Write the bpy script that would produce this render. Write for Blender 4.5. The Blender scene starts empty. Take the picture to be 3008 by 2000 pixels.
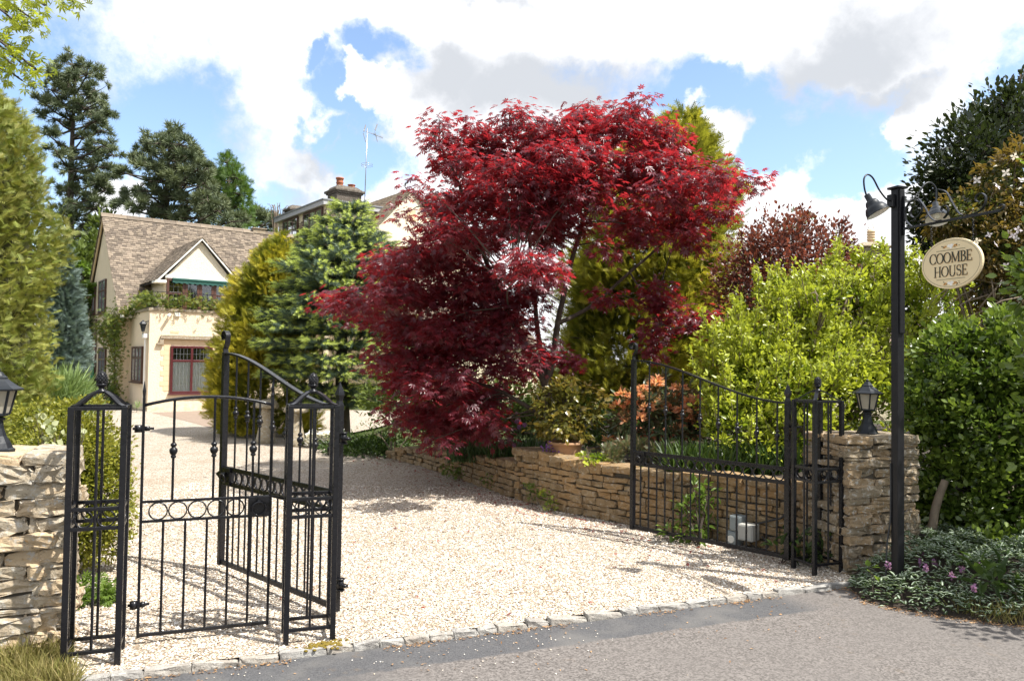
import bpy, math, random
import numpy as np
from mathutils import Vector, Matrix
R = math.radians
sc = bpy.context.scene
col = sc.collection
rng = np.random.default_rng(7)
random.seed(7)

# ------------------------------------------------------------------ camera, sky, sun, exposure
F_PX, PW, PH, PITCH, ROLL, EYE = 2285.0, 3008.0, 2000.0, R(1.7), 0.014, 1.74
cam_d = bpy.data.cameras.new('camera')
cam = bpy.data.objects.new('camera', cam_d); col.objects.link(cam)
cam_d.sensor_width = 36; cam_d.lens = F_PX / PW * 36
cam_d.clip_start = 0.05; cam_d.clip_end = 5000
cam.matrix_world = Matrix.Translation((0, 0, EYE)) @ Matrix.Rotation(R(90) + PITCH, 4, 'X') @ Matrix.Rotation(ROLL, 4, 'Z')
sc.camera = cam

SUN_EL = R(57.5); SUN_H = np.array([0.923, -0.385]); SUN_H = SUN_H / np.linalg.norm(SUN_H)
SUN = Vector((SUN_H[0] * math.cos(SUN_EL), SUN_H[1] * math.cos(SUN_EL), math.sin(SUN_EL)))
sl = bpy.data.lights.new('sun', 'SUN'); sl.energy = 5.0; sl.angle = R(0.53); sl.color = (1.0, 0.965, 0.90)
so = bpy.data.objects.new('sun', sl); col.objects.link(so)
so.rotation_euler = (-SUN).to_track_quat('-Z', 'Y').to_euler()
sc.view_settings.view_transform = 'Standard'; sc.view_settings.look = 'None'
sc.view_settings.gamma = 1; sc.view_settings.exposure = 0.88


class NT:
    """small helper for building node trees"""
    def __init__(s, nt):
        s.nt = nt; nt.nodes.clear()
    def n(s, t, **kw):
        x = s.nt.nodes.new(t)
        for k, v in kw.items():
            if k.startswith('i_'):
                key = k[2:]
                key = int(key) if key.isdigit() else key.replace('_', ' ')
                s.put(x.inputs[key], v)
            else:
                setattr(x, k, v)
        return x
    def put(s, sock, v):
        if isinstance(v, bpy.types.NodeSocket):
            s.nt.links.new(v, sock)
        elif isinstance(v, bpy.types.Node):
            s.nt.links.new(v.outputs[0], sock)
        else:
            if hasattr(sock.default_value, '__len__') and hasattr(v, '__len__') and len(sock.default_value) == 4 and len(v) == 3:
                v = (*v, 1)
            sock.default_value = v
    def m(s, op, a, b=0.0, c=None, clamp=False):
        x = s.n('ShaderNodeMath', operation=op, use_clamp=clamp)
        s.put(x.inputs[0], a); s.put(x.inputs[1], b)
        if c is not None: s.put(x.inputs[2], c)
        return x.outputs[0]
    def mix(s, f, a, b, blend='MIX'):
        x = s.n('ShaderNodeMix', data_type='RGBA', blend_type=blend)
        s.put(x.inputs[0], f); s.put(x.inputs[6], a); s.put(x.inputs[7], b)
        return x.outputs[2]
    def noise(s, vec, scale, detail=4, rough=0.55, dist=0.0, out=0):
        x = s.n('ShaderNodeTexNoise'); s.put(x.inputs['Vector'], vec)
        x.inputs['Scale'].default_value = scale; x.inputs['Detail'].default_value = detail
        x.inputs['Roughness'].default_value = rough; x.inputs['Distortion'].default_value = dist
        return x.outputs[out]
    def ss(s, v, a, b, lo=0.0, hi=1.0):
        x = s.n('ShaderNodeMapRange', interpolation_type='SMOOTHSTEP')
        s.put(x.inputs[0], v); s.put(x.inputs[1], a); s.put(x.inputs[2], b); s.put(x.inputs[3], lo); s.put(x.inputs[4], hi)
        return x.outputs[0]


_fw = np.array([0, math.cos(PITCH), math.sin(PITCH)]); _r0 = np.array([1., 0, 0]); _u0 = np.cross(_r0, _fw)
_R = _r0 * math.cos(ROLL) + _u0 * math.sin(ROLL); _U = -_r0 * math.sin(ROLL) + _u0 * math.cos(ROLL)
def ray(px, py): return _fw + _R * (px - PW / 2) / F_PX - _U * (py - PH / 2) / F_PX
def at(px, py, Y):
    """point of the place seen along a sight line, at Y metres in front of the gate viewer"""
    d = ray(px, py); return np.array([0, 0, EYE]) + d * Y / d[1]
def gnd(px, py, z=0.0):
    d = ray(px, py); return np.array([0, 0, EYE]) + d * (z - EYE) / d[2]

# world: Nishita sky with broken cumulus, as a function of direction
world = bpy.data.worlds.new('World'); sc.world = world; world.use_nodes = True
w = NT(world.node_tree)
sky = w.n('ShaderNodeTexSky', sky_type='NISHITA', sun_disc=False, sun_elevation=SUN_EL,
          sun_rotation=math.atan2(SUN_H[0], SUN_H[1]), altitude=150, air_density=1.0, dust_density=1.4, ozone_density=1.6)
tc = w.n('ShaderNodeTexCoord').outputs['Generated']
sp = w.n('ShaderNodeSeparateXYZ', i_0=tc)
az = w.m('ARCTAN2', sp.outputs[0], sp.outputs[1])
el = w.m('ARCSINE', sp.outputs[2])
wob = w.noise(tc, 4.2, 9, 0.66, .25)
wob2 = w.noise(tc, 15.0, 8, 0.68)
wrp = w.n('ShaderNodeSeparateColor', i_0=w.noise(tc, 3.6, 5, .6, 0, 1)); wrq = w.n('ShaderNodeSeparateColor', i_0=w.noise(tc, 16, 6, .65, 0, 1))
az0 = az
az = w.m('ADD', az, w.m('ADD', w.m('MULTIPLY', w.m('SUBTRACT', wrp.outputs[0], .5), .30), w.m('MULTIPLY', w.m('SUBTRACT', wrq.outputs[0], .5), .10)))
el = w.m('ADD', el, w.m('ADD', w.m('MULTIPLY', w.m('SUBTRACT', wrp.outputs[1], .5), .22), w.m('MULTIPLY', w.m('SUBTRACT', wrq.outputs[1], .5), .08)))
def aim(px, py):
    d = ray(px, py); d = d / np.linalg.norm(d); return math.atan2(d[0], d[1]), math.asin(d[2])
def blob(px, py, rx, ry, rot=0.0):
    a0, e0 = aim(px, py)
    da = w.m('SUBTRACT', az, a0); de = w.m('SUBTRACT', el, e0)
    c, s_ = math.cos(rot), math.sin(rot)
    p = w.m('ADD', w.m('MULTIPLY', da, c), w.m('MULTIPLY', de, s_))
    q = w.m('SUBTRACT', w.m('MULTIPLY', de, c), w.m('MULTIPLY', da, s_))
    p = w.m('MULTIPLY', p, F_PX / rx); q = w.m('MULTIPLY', q, F_PX / ry)
    r2 = w.m('ADD', w.m('MULTIPLY', p, p), w.m('MULTIPLY', q, q))
    return w.m('SUBTRACT', 1.0, w.m('SQRT', r2))          # 1 in the middle, 0 on the rim, negative outside
def union(bl):
    o = bl[0]
    for b in bl[1:]: o = w.m('MAXIMUM', o, b)
    return o
gap = union([blob(*b) for b in [
    (40, 200, 380, 560, 0.35), (360, 480, 420, 330, -0.5), (600, 570, 280, 100, 0.1), (880, 180, 50, 45), (1060, 200, 120, 80), (470, 330, 200, 200, .8),
    (965, 330, 170, 75, -0.9), (900, 420, 70, 50), (1000, 480, 130, 60, -0.3), (1090, 530, 120, 70), (2130, 340, 320, 80, -0.15), (2330, 450, 380, 120, -0.05),
    (2500, 520, 230, 90, 0), (2050, 300, 130, 50), (3000, 330, 120, 200, 0), (-700, 500, 500, 500), (3700, 500, 500, 300)]])
puff = union([blob(*b) for b in [(2130, 410, 110, 75), (2200, 600, 140, 90), (2420, 610, 120, 110), (2600, 610, 160, 60), (2720, 360, 70, 60),
                                 (380, 620, 90, 70), (1010, 300, 60, 60), (2350, 690, 400, 90)]])
gap = w.m('SUBTRACT', gap, w.m('MULTIPLY', w.m('MAXIMUM', w.m('ADD', puff, 0.25), 0.0), 1.6))
n_edge = w.m('ADD', w.m('MULTIPLY', w.m('SUBTRACT', wob, 0.5), 1.7), w.m('MULTIPLY', w.m('SUBTRACT', wob2, 0.5), 1.3))
cover = w.ss(w.m('ADD', gap, n_edge), -0.28, 0.55, 1.0, 0.0)
ragged = w.ss(w.noise(tc, 2.2, 6, 0.6), 0.36, 0.56)                       # the sky outside the picture
inview = w.ss(w.m('ABSOLUTE', az), 0.75, 1.0, 1.0, 0.0)
inview = w.m('MULTIPLY', inview, w.ss(el, 0.55, 0.8, 1.0, 0.0))
cover = w.m('ADD', w.m('MULTIPLY', cover, inview), w.m('MULTIPLY', ragged, w.m('SUBTRACT', 1.0, inview)))
gry = union([blob(*b) for b in [(1600, 330, 520, 130, 0.05), (1330, 270, 300, 120), (2450, 200, 420, 170, 0.35), (1540, 20, 250, 60), (2560, 320, 260, 90, 0.1),
                                (520, 330, 260, 120, -0.3), (480, 560, 60, 60), (960, 470, 200, 100), (820, 560, 160, 60)]])
gshade = w.m('MULTIPLY', w.ss(w.m('ADD', gry, w.m('MULTIPLY', w.m('SUBTRACT', wob, 0.5), 1.2)), -0.15, 0.75), 0.95)
thick = w.ss(w.noise(tc, 3.0, 5, 0.55), 0.42, 0.7)
gshade = w.m('MAXIMUM', gshade, w.m('MULTIPLY', thick, w.m('SUBTRACT', 1.0, inview)))
ccol = w.mix(gshade, (0.96, 0.965, 0.985), (0.50, 0.525, 0.565))
bg1 = w.n('ShaderNodeBackground', i_0=sky, i_1=0.15)
bg2 = w.n('ShaderNodeBackground', i_0=ccol, i_1=0.76)
mx = w.n('ShaderNodeMixShader', i_0=cover, i_1=bg1, i_2=bg2)
w.n('ShaderNodeOutputWorld', i_0=mx)

# ------------------------------------------------------------------ mesh helpers
def unit(a): return a / (np.linalg.norm(a, axis=-1, keepdims=True) + 1e-9)

class MB:
    """collects shapes and links them as one mesh object"""
    def __init__(s): s.V = []; s.F = []; s.M = []; s.T = []; s.n = 0
    def add(s, V, F, m=0, tint=0.5):
        V = np.asarray(V, float)
        s.V.append(V); s.F += [tuple(int(i) + s.n for i in f) for f in F]; s.M += [m] * len(F)
        s.T.append(np.full(len(V), tint)); s.n += len(V)
        return s
    def box(s, a, b, m=0, tint=0.5):
        (x0, y0, z0), (x1, y1, z1) = a, b
        V = [(x0, y0, z0), (x1, y0, z0), (x1, y1, z0), (x0, y1, z0), (x0, y0, z1), (x1, y0, z1), (x1, y1, z1), (x0, y1, z1)]
        return s.add(V, [(3, 2, 1, 0), (4, 5, 6, 7), (0, 1, 5, 4), (1, 2, 6, 5), (2, 3, 7, 6), (3, 0, 4, 7)], m, tint)
    def bar(s, p, q, wx, wy=None, up=(0, 0, 1), m=0, tint=0.5):
        """square bar from p to q"""
        p, q = np.array(p, float), np.array(q, float); wy = wy or wx
        d = unit(q - p); up = np.array(up, float)
        if abs(d @ up) > 0.95: up = np.array((0, 1., 0))
        a = unit(np.cross(d, up)); b = np.cross(a, d)
        V = [c + a * i * wx / 2 + b * j * wy / 2 for c in (p, q) for i, j in ((-1, -1), (1, -1), (1, 1), (-1, 1))]
        return s.add(V, [(0, 1, 2, 3), (7, 6, 5, 4), (0, 4, 5, 1), (1, 5, 6, 2), (2, 6, 7, 3), (3, 7, 4, 0)], m, tint)
    def tube(s, P, r, k=8, m=0, tint=0.5, flat=None, closed=False):
        """round tube along points; r is one radius or one for each point; flat=(axis, w, h) sweeps a flat strip"""
        P = np.asarray(P, float); n = len(P); r = np.broadcast_to(np.asarray(r, float), (n,))
        if closed: T = unit(np.roll(P, -1, 0) - np.roll(P, 1, 0))
        else: T = unit(np.gradient(P, axis=0))
        ref = np.array((0, 0, 1.)) if abs(T[0][2]) < 0.9 else np.array((1., 0, 0))
        V = []; a = unit(np.cross(T[0], ref))
        for i in range(n):
            a = unit(a - T[i] * (a @ T[i])); b = np.cross(T[i], a)
            if flat is not None:
                ax, fw_, fh_ = flat; ax = np.array(ax, float); cc = unit(np.cross(T[i], ax))
                V += [P[i] + ax * x * fw_ / 2 + cc * y * fh_ / 2 for x, y in ((-1, -1), (1, -1), (1, 1), (-1, 1))]
            else:
                V += [P[i] + r[i] * (a * math.cos(t) + b * math.sin(t)) for t in np.arange(k) * 2 * math.pi / k]
        if flat is not None: k = 4
        Fs = []
        for i in range(n if closed else n - 1):
            j = (i + 1) % n
            Fs += [(i * k + u, i * k + (u + 1) % k, j * k + (u + 1) % k, j * k + u) for u in range(k)]
        if not closed: Fs += [tuple(range(k))[::-1], tuple(range((n - 1) * k, n * k))]
        return s.add(V, Fs, m, tint)
    def lathe(s, prof, c=(0, 0, 0), k=16, m=0, tint=0.5, phase=0.0, sq=False):
        """profile [(radius, z)] turned about the vertical through c"""
        c = np.array(c, float); V = []
        for r, z in prof:
            V += [c + (r * math.cos(t + phase), r * math.sin(t + phase), z) for t in np.arange(k) * 2 * math.pi / k]
        n = len(prof); Fs = []
        for i in range(n - 1):
            Fs += [(i * k + u, i * k + (u + 1) % k, (i + 1) * k + (u + 1) % k, (i + 1) * k + u) for u in range(k)]
        Fs += [tuple(range(k))[::-1], tuple(range((n - 1) * k, n * k))]
        return s.add(V, Fs, m, tint)
    def prism(s, poly, d, m=0, tint=0.5):
        """polygon (3-D points in order) thickened along vector d"""
        P = np.asarray(poly, float); n = len(P); d = np.array(d, float)
        V = np.vstack([P, P + d])
        Fs = [tuple(range(n)), tuple(range(2 * n - 1, n - 1, -1))] + [(i + n, (i + 1) % n + n, (i + 1) % n, i) for i in range(n)]
        return s.add(V, Fs, m, tint)
    def build(s, name, mats, parent=None, smooth=False, bevel=0.0):
        mats = mats if isinstance(mats, (list, tuple)) else [mats]
        me = bpy.data.meshes.new(name); V = np.vstack(s.V)
        me.from_pydata(V.tolist(), [], s.F)
        for m in mats: me.materials.append(m)
        me.polygons.foreach_set('material_index', s.M)
        if smooth: me.polygons.foreach_set('use_smooth', [True] * len(s.F))
        at_ = me.attributes.new('tint', 'FLOAT', 'POINT'); at_.data.foreach_set('value', np.concatenate(s.T))
        me.update()
        o = bpy.data.objects.new(name, me); col.objects.link(o)
        if parent is not None: o.parent = parent
        if bevel:
            b = o.modifiers.new('bevel', 'BEVEL'); b.width = bevel; b.segments = 2; b.limit_method = 'ANGLE'
        return o

def tag(o, label, cat, group=None):
    o['label'] = label; o['category'] = cat
    if group: o['group'] = group
    return o
def thing(name, label, cat, loc=(0, 0, 0), rz=0.0, group=None):
    o = bpy.data.objects.new(name, None); col.objects.link(o)
    o.location = [float(v) for v in loc]; o.rotation_euler = (0, 0, rz); o.empty_display_size = 0.2
    return tag(o, label, cat, group)
def kind(o, k): o['kind'] = k; return o
def copy_tree(o, parent=None):
    c = o.copy(); col.objects.link(c)
    if parent is not None: c.parent = parent
    for ch in [x for x in bpy.data.objects if x.parent == o]: copy_tree(ch, c)
    return c

# leaf outlines: points (along, across, lift) and triangles
def tpl_leaf(wd=0.3, fold=0.06, droop=0.1):
    v = [(0, 0, 0), (.32, wd * .9, fold), (.62, wd * .8, fold * .8), (1, 0, -droop), (.62, -wd * .8, fold * .8), (.32, -wd * .9, fold), (.5, 0, -.02)]
    return np.array(v), np.array([(0, 6, 1), (1, 6, 2), (2, 6, 3), (3, 6, 4), (4, 6, 5), (5, 6, 0)])
def tpl_simple(wd=0.3, fold=0.08):
    return np.array([(0, 0, 0), (.5, wd, fold), (1, 0, -.08), (.5, -wd, fold)]), np.array([(0, 2, 1), (0, 3, 2)])
def tpl_maple(lobes=7):
    L = [(0, 1.0), (36, .92), (-36, .92), (74, .7), (-74, .7), (118, .4), (-118, .4)][:lobes]
    v = [(0.22, 0, 0.0)]; t = []
    for a, l in L:
        a = R(a); d = np.array((math.cos(a), math.sin(a))); p = np.array((-d[1], d[0])); i = len(v)
        c = np.array((.22, 0.)); 
        for q, z in ((c - p * .05, .0), (c + d * l * .42 + p * .105 * (.6 + l * .4), .01), (c + d * l * .42 - p * .105 * (.6 + l * .4), .01), (c + d * l * .82, -.13 * l)): v.append((q[0], q[1], z))
        t += [(0, i + 2, i + 3), (0, i + 3, i + 1)]
    v += [(0, .006, 0), (0, -.006, 0)]; t.append((0, len(v) - 2, len(v) - 1))
    return np.array(v), np.array(t)
def tpl_frond(n=5, wd=.24, side=.42, lift=.05):
    """flat feathery conifer spray"""
    v = [(0, -.03, 0), (0, .03, 0), (1, 0, -.05)]; t = [(0, 1, 2)]
    for i in range(n):
        x = .12 + .7 * i / n
        for s_ in (-1, 1):
            j = len(v); ln = side * (1 - .55 * i / n)
            v += [(x - .04, 0, 0), (x + .07, 0, 0), (x + ln * .8, s_ * ln * .72 * wd / .24, lift)]; t.append((j, j + 1, j + 2))
    return np.array(v), np.array(t)
def tpl_brush(n=12, ln=.3, wd=.02, spread=1.0, seed=3):
    """needles standing round a shoot"""
    g = np.random.default_rng(seed); v = []; t = []
    for i in range(n):
        x = .05 + .9 * i / n; a = i * 2.4; j = len(v)
        d = np.array((.75, math.cos(a) * spread, math.sin(a) * spread)); d = d / np.linalg.norm(d) * ln * g.uniform(.8, 1.15)
        p = np.array((0, -math.sin(a), math.cos(a))) * wd
        b = np.array((x, 0, 0)); v += [b - p, b + p, b + d]; t.append((j, j + 1, j + 2))
    return np.array(v), np.array(t)
def tpl_tuft(n=11, wd=.05, seed=5, opening=1.0):
    g = np.random.default_rng(seed); v = []; t = []
    for i in range(n):
        a = i * 2.4; e = (i + .5) / n; j = len(v)
        d = np.array((1 - .8 * e * opening, math.cos(a) * e * opening, math.sin(a) * e * opening)); d = d / np.linalg.norm(d) * g.uniform(.75, 1.0)
        p = unit(np.cross(d, np.array((g.normal(), g.normal(), g.normal())))) * wd
        v += [-p, p, d * .6 + p * .9, d]; t += [(j, j + 1, j + 2), (j, j + 2, j + 3)]
    return np.array(v), np.array(t)
def tpl_blade(seg=4, wd=.03, bend=.35):
    v = []; t = []
    for i in range(seg):
        x = i / seg; k = wd * (1 - x ** 2.2) + .002; z = -bend * x * x
        v += [(x, -k, z), (x, k, z)]
    v.append((1 - bend * .2, 0, -bend))
    for i in range(seg - 1): a = 2 * i; t += [(a, a + 2, a + 3), (a, a + 3, a + 1)]
    t.append((2 * seg - 2, 2 * seg, 2 * seg - 1))
    return np.array(v), np.array(t)
def tpl_flower(k=5, wd=.42, cup=.15):
    v = [(0, 0, 0)]; t = []
    for i in range(k):
        a = i * 2 * math.pi / k; d = np.array((math.cos(a), math.sin(a))); p = np.array((-d[1], d[0])); j = len(v)
        for q, z in ((d * .55 + p * wd, cup), (d, cup * 1.4), (d * .55 - p * wd, cup)): v.append((q[0], q[1], z))
        t += [(0, j + 1, j), (0, j + 2, j + 1)]
    return np.array(v), np.array(t)

def leafy(name, P, A, N, S, tpl, mat, parent=None, tint=None, tip=None):
    """one mesh of many small leaves: places P, directions A, upper sides N, lengths S"""
    tv, tf = tpl; n = len(P); k = len(tv)
    A = unit(A); B = unit(np.cross(N, A)); N = np.cross(A, B); S = np.broadcast_to(S, (n,))
    V = P[:, None] + S[:, None, None] * (tv[None, :, 0, None] * A[:, None] + tv[None, :, 1, None] * B[:, None] + tv[None, :, 2, None] * N[:, None])
    V = V.reshape(-1, 3); Fc = (tf[None] + (np.arange(n) * k)[:, None, None]).reshape(-1)
    nt = len(Fc) // 3
    me = bpy.data.meshes.new(name)
    me.vertices.add(len(V)); me.vertices.foreach_set('co', V.astype(np.float32).ravel())
    me.loops.add(len(Fc)); me.loops.foreach_set('vertex_index', Fc.astype(np.int32))
    me.polygons.add(nt); me.polygons.foreach_set('loop_start', np.arange(nt, dtype=np.int32) * 3)
    me.polygons.foreach_set('loop_total', np.full(nt, 3, dtype=np.int32))
    tint = rng.random(n) if tint is None else tint
    a = me.attributes.new('tint', 'FLOAT', 'POINT'); a.data.foreach_set('value', np.repeat(tint, k).astype(np.float32))
    tip = np.zeros(n) if tip is None else tip
    a = me.attributes.new('tip', 'FLOAT', 'POINT'); a.data.foreach_set('value', np.repeat(tip, k).astype(np.float32))
    me.materials.append(mat); me.update(calc_edges=True); me.validate()
    o = bpy.data.objects.new(name, me); col.objects.link(o)
    if parent is not None: o.parent = parent
    return o

def rand_dir(n, g=rng):
    return unit(g.normal(size=(n, 3)))
class Leaves:
    """gathers leaf positions of one crown"""
    def __init__(s): s.P = []; s.A = []; s.N = []; s.S = []; s.T = []; s.K = []
    def put(s, P, A, N, S, tint=None, tip=None):
        n = len(P); s.P.append(P); s.A.append(A); s.N.append(N); s.S.append(np.broadcast_to(S, (n,)))
        s.T.append(rng.random(n) if tint is None else np.broadcast_to(tint, (n,))); s.K.append(np.zeros(n) if tip is None else np.broadcast_to(tip, (n,)))
    def lump(s, c, r, n, size, k=None, sig=0.22, shell=(0.55, 1.05), up=0.3, jit=0.7, droop=0.0, tipr=(0.75, 1.1), nout=0.4, tone=0.0, lower=-1.0):
        """an uneven lump of foliage made of k clusters; size = leaf length"""
        c = np.array(c, float); r = np.array(r if hasattr(r, '__len__') else (r, r, r), float)
        k = k or max(5, n // 40)
        d = rand_dir(k * 3); d = d[d[:, 2] > lower][:k]; k = len(d)
        rho = rng.uniform(shell[0], shell[1], k) ** 0.8
        rho *= 1 + 0.16 * np.sin(d[:, 0] * 5 + c[0] * 9) * np.cos(d[:, 2] * 6 + c[1] * 7)
        cc = d * rho[:, None]
        idx = rng.integers(0, k, n); off = rng.normal(size=(n, 3)) * sig
        Q = cc[idx] + off; out = unit(Q); rad = np.linalg.norm(Q, axis=1)
        clus = unit(off)
        A = unit(out * .6 + clus * .6 + rng.normal(size=(n, 3)) * jit * .6 + np.array((0, 0, up - droop)))
        N = unit(np.array((0, 0, .8)) + out * nout + rng.normal(size=(n, 3)) * .5)
        ct = rng.random(k)
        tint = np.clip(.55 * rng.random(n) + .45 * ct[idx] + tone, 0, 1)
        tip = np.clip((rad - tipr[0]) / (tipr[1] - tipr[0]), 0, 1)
        s.put(c + Q * r, A, N, size * rng.uniform(.45, 1.22, n), tint, tip)
        return c + cc * r
    def build(s, name, tpl, mat, parent=None):
        c = np.concatenate
        return leafy(name, c(s.P), c(s.A), c(s.N), c(s.S), tpl, mat, parent, c(s.T), c(s.K))

def limb(mb, pts, r0, r1, k=6, sub=3, wig=0.03, m=0):
    """tapered, slightly crooked branch through the points"""
    P = [np.array(p, float) for p in pts]; Q = []
    for i in range(len(P) - 1):
        a, b, c_, d = P[max(i - 1, 0)], P[i], P[i + 1], P[min(i + 2, len(P) - 1)]
        for j in range(sub):
            t = j / sub
            Q.append(.5 * ((2 * b) + (c_ - a) * t + (2 * a - 5 * b + 4 * c_ - d) * t * t + (3 * b - a - 3 * c_ + d) * t ** 3))
    Q.append(P[-1]); Q = np.array(Q); n = len(Q)
    L = np.linalg.norm(Q[-1] - Q[0]); Q[1:-1] += rng.normal(size=(n - 2, 3)) * wig * L / max(n, 4)
    mb.tube(Q, np.linspace(r0, r1, n), k, m=m)
    return Q

# ------------------------------------------------------------------ materials
def mat(name):
    m = bpy.data.materials.new(name); m.use_nodes = True
    return m, NT(m.node_tree)
def done(t, sh, disp=None):
    o = t.n('ShaderNodeOutputMaterial'); t.put(o.inputs[0], sh); return o
def princ(t, colr, rough=.6, metal=0., spec=.5, normal=None, **kw):
    b = t.n('ShaderNodeBsdfPrincipled')
    t.put(b.inputs['Base Color'], colr); t.put(b.inputs['Roughness'], rough); t.put(b.inputs['Metallic'], metal)
    t.put(b.inputs['Specular IOR Level'], spec)
    if normal is not None: t.put(b.inputs['Normal'], normal)
    for k, v in kw.items(): t.put(b.inputs[k.replace('_', ' ')], v)
    return b
def bump(t, h, strength=.4, dist=.01, normal=None):
    b = t.n('ShaderNodeBump'); t.put(b.inputs['Height'], h); b.inputs['Strength'].default_value = strength; b.inputs['Distance'].default_value = dist
    if normal is not None: t.put(b.inputs['Normal'], normal)
    return b.outputs[0]
def oco(t): return t.n('ShaderNodeTexCoord').outputs['Object']
def attr(t, n): return t.n('ShaderNodeAttribute', attribute_name=n).outputs['Fac']

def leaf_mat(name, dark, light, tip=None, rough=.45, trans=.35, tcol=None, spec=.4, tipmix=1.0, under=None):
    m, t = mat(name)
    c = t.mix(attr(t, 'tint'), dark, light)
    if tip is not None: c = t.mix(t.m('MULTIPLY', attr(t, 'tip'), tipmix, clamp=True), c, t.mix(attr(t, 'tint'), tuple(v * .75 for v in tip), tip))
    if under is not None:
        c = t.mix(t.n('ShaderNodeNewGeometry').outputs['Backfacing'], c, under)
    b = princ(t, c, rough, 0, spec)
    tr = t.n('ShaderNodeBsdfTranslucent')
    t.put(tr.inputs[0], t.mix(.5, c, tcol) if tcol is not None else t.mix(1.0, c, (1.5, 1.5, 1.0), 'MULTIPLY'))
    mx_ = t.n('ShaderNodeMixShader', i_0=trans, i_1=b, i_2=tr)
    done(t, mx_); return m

def plain(name, c, rough=.6, metal=0., spec=.5, var=.12, scale=6., bs=0., bscale=60.):
    m, t = mat(name); o = oco(t)
    n = t.noise(o, scale, 5)
    cc = t.mix(t.m('MULTIPLY', n, 1.0), tuple(v * (1 - var * 2) for v in c), tuple(min(1, v * (1 + var * 1.2)) for v in c))
    nor = bump(t, t.noise(o, bscale, 4), bs, .01) if bs else None
    done(t, princ(t, cc, rough, metal, spec, nor)); return m

def stone_mat(name, a, b, lichen=.35, orange=.25, dark=(.07, .058, .045), tan=.65):
    m, t = mat(name); o = oco(t); ti = attr(t, 'tint')
    c = t.mix(t.ss(t.noise(o, 9, 5), .3, .7), a, b)
    c = t.mix(t.m('MULTIPLY', t.ss(ti, 0.0, 1.0), tan), c, t.mix(t.ss(ti, .35, .65), tuple(v * .62 for v in a), tuple(v * w_ for v, w_ in zip(b, (1.05, .88, .68)))))
    pale = t.m('MULTIPLY', t.ss(t.noise(o, 24, 8, .75), .52, .64), lichen * 2.2)
    c = t.mix(t.m('MINIMUM', pale, .9), c, (.52, .50, .45))
    org = t.m('MULTIPLY', t.ss(t.noise(o, 17, 5, .65, 0, 0), .66, .72), orange * 3)
    c = t.mix(t.m('MINIMUM', org, .8), c, (.50, .26, .06))
    c = t.mix(t.ss(t.noise(o, 46, 8, .75), .55, .68, 0, .85), c, dark)
    nb = bump(t, t.noise(o, 34, 8, .7), .9, .02, bump(t, t.noise(o, 150, 4), .5, .004))
    done(t, princ(t, c, .92, 0, .2, nb)); return m

M = {}
# wrought iron with old gloss paint
m, t = mat('iron'); o = oco(t)
n1 = t.noise(o, 40, 6, .6)
c = t.mix(t.ss(t.noise(o, 120, 3), .69, .74), (.007, .007, .009), (.10, .095, .095))
done(t, princ(t, c, t.ss(n1, .3, .7, .22, .40), 0, .38, bump(t, n1, .25, .003))); M['iron'] = m
M['lamp_black'] = plain('lamp_black', (.013, .016, .020), .42, 0, .3, var=.2, scale=14, bs=.1)
M['post_black'] = plain('post_black', (.010, .010, .012), .45, 0, .3, var=.3, scale=20, bs=.25, bscale=30)
M['wall_stone'] = stone_mat('wall_stone', (.20, .135, .07), (.33, .24, .135), .2, .2)
M['pillar_stone'] = stone_mat('pillar_stone', (.235, .185, .12), (.36, .29, .20), .42, .25)
M['pale_stone'] = stone_mat('pale_stone', (.34, .275, .19), (.53, .46, .35), .5, .4)
M['mortar'] = plain('mortar', (.10, .085, .065), .95, var=.3, scale=20, bs=.6)
M['staddle'] = stone_mat('staddle', (.34, .29, .20), (.42, .37, .28), .5, .2)
M['kerb'] = stone_mat('kerb', (.27, .255, .235), (.40, .385, .355), .35, .0, (.12, .11, .09), .3)
# stucco
def stucco(name, c):
    m, t = mat(name); o = oco(t)
    st = t.n('ShaderNodeMapping', i_0=o, i_3=(1.2, 1.2, .12))
    streak = t.ss(t.noise(st, 5, 5, .65), .52, .75)
    cc = t.mix(t.noise(o, 2.2, 5), tuple(v * .93 for v in c), tuple(min(1, v * 1.04) for v in c))
    cc = t.mix(t.m('MULTIPLY', streak, .28), cc, tuple(v * .62 for v in c))
    sepz = t.n('ShaderNodeSeparateXYZ', i_0=o).outputs[2]
    splash = t.m('MULTIPLY', t.ss(sepz, 0.45, 0.0), t.ss(t.noise(o, 7, 5), .35, .65))
    cc = t.mix(t.m('MULTIPLY', splash, .45), cc, (.34, .29, .21))
    hgt = t.m('ADD', t.noise(o, 22, 5, .6), t.m('MULTIPLY', t.noise(o, 70, 4), .5))
    done(t, princ(t, cc, .9, 0, .15, bump(t, hgt, .8, .035))); return m
M['stucco'] = stucco('stucco', (.78, .635, .455))
M['stucco_white'] = stucco('stucco_white', (.80, .70, .55))
M['stucco_stone'] = stucco('stucco_stone', (.72, .62, .44))
M['ashlar'] = plain('ashlar', (.66, .48, .30), .85, var=.1, scale=9, bs=.3, bscale=50)
M['coping'] = stone_mat('coping', (.26, .21, .15), (.36, .30, .22), .4, .3)
M['white_wood'] = plain('white_wood', (.82, .80, .74), .5, var=.05)
M['brown_frame'] = plain('brown_frame', (.085, .038, .026), .35, var=.2)
M['maroon_frame'] = plain('maroon_frame', (.075, .013, .015), .3, var=.15)
M['lead'] = plain('lead', (.26, .27, .29), .55, .3, var=.15)
M['grey_fascia'] = plain('grey_fascia', (.42, .42, .43), .6, var=.1)
M['plastic_white'] = plain('plastic_white', (.74, .72, .66), .45, var=.06)
M['plastic_pale'] = plain('plastic_pale', (.42, .41, .37), .5, var=.08)
M['plastic_grey'] = plain('plastic_grey', (.25, .28, .28), .5, var=.08)
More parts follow.
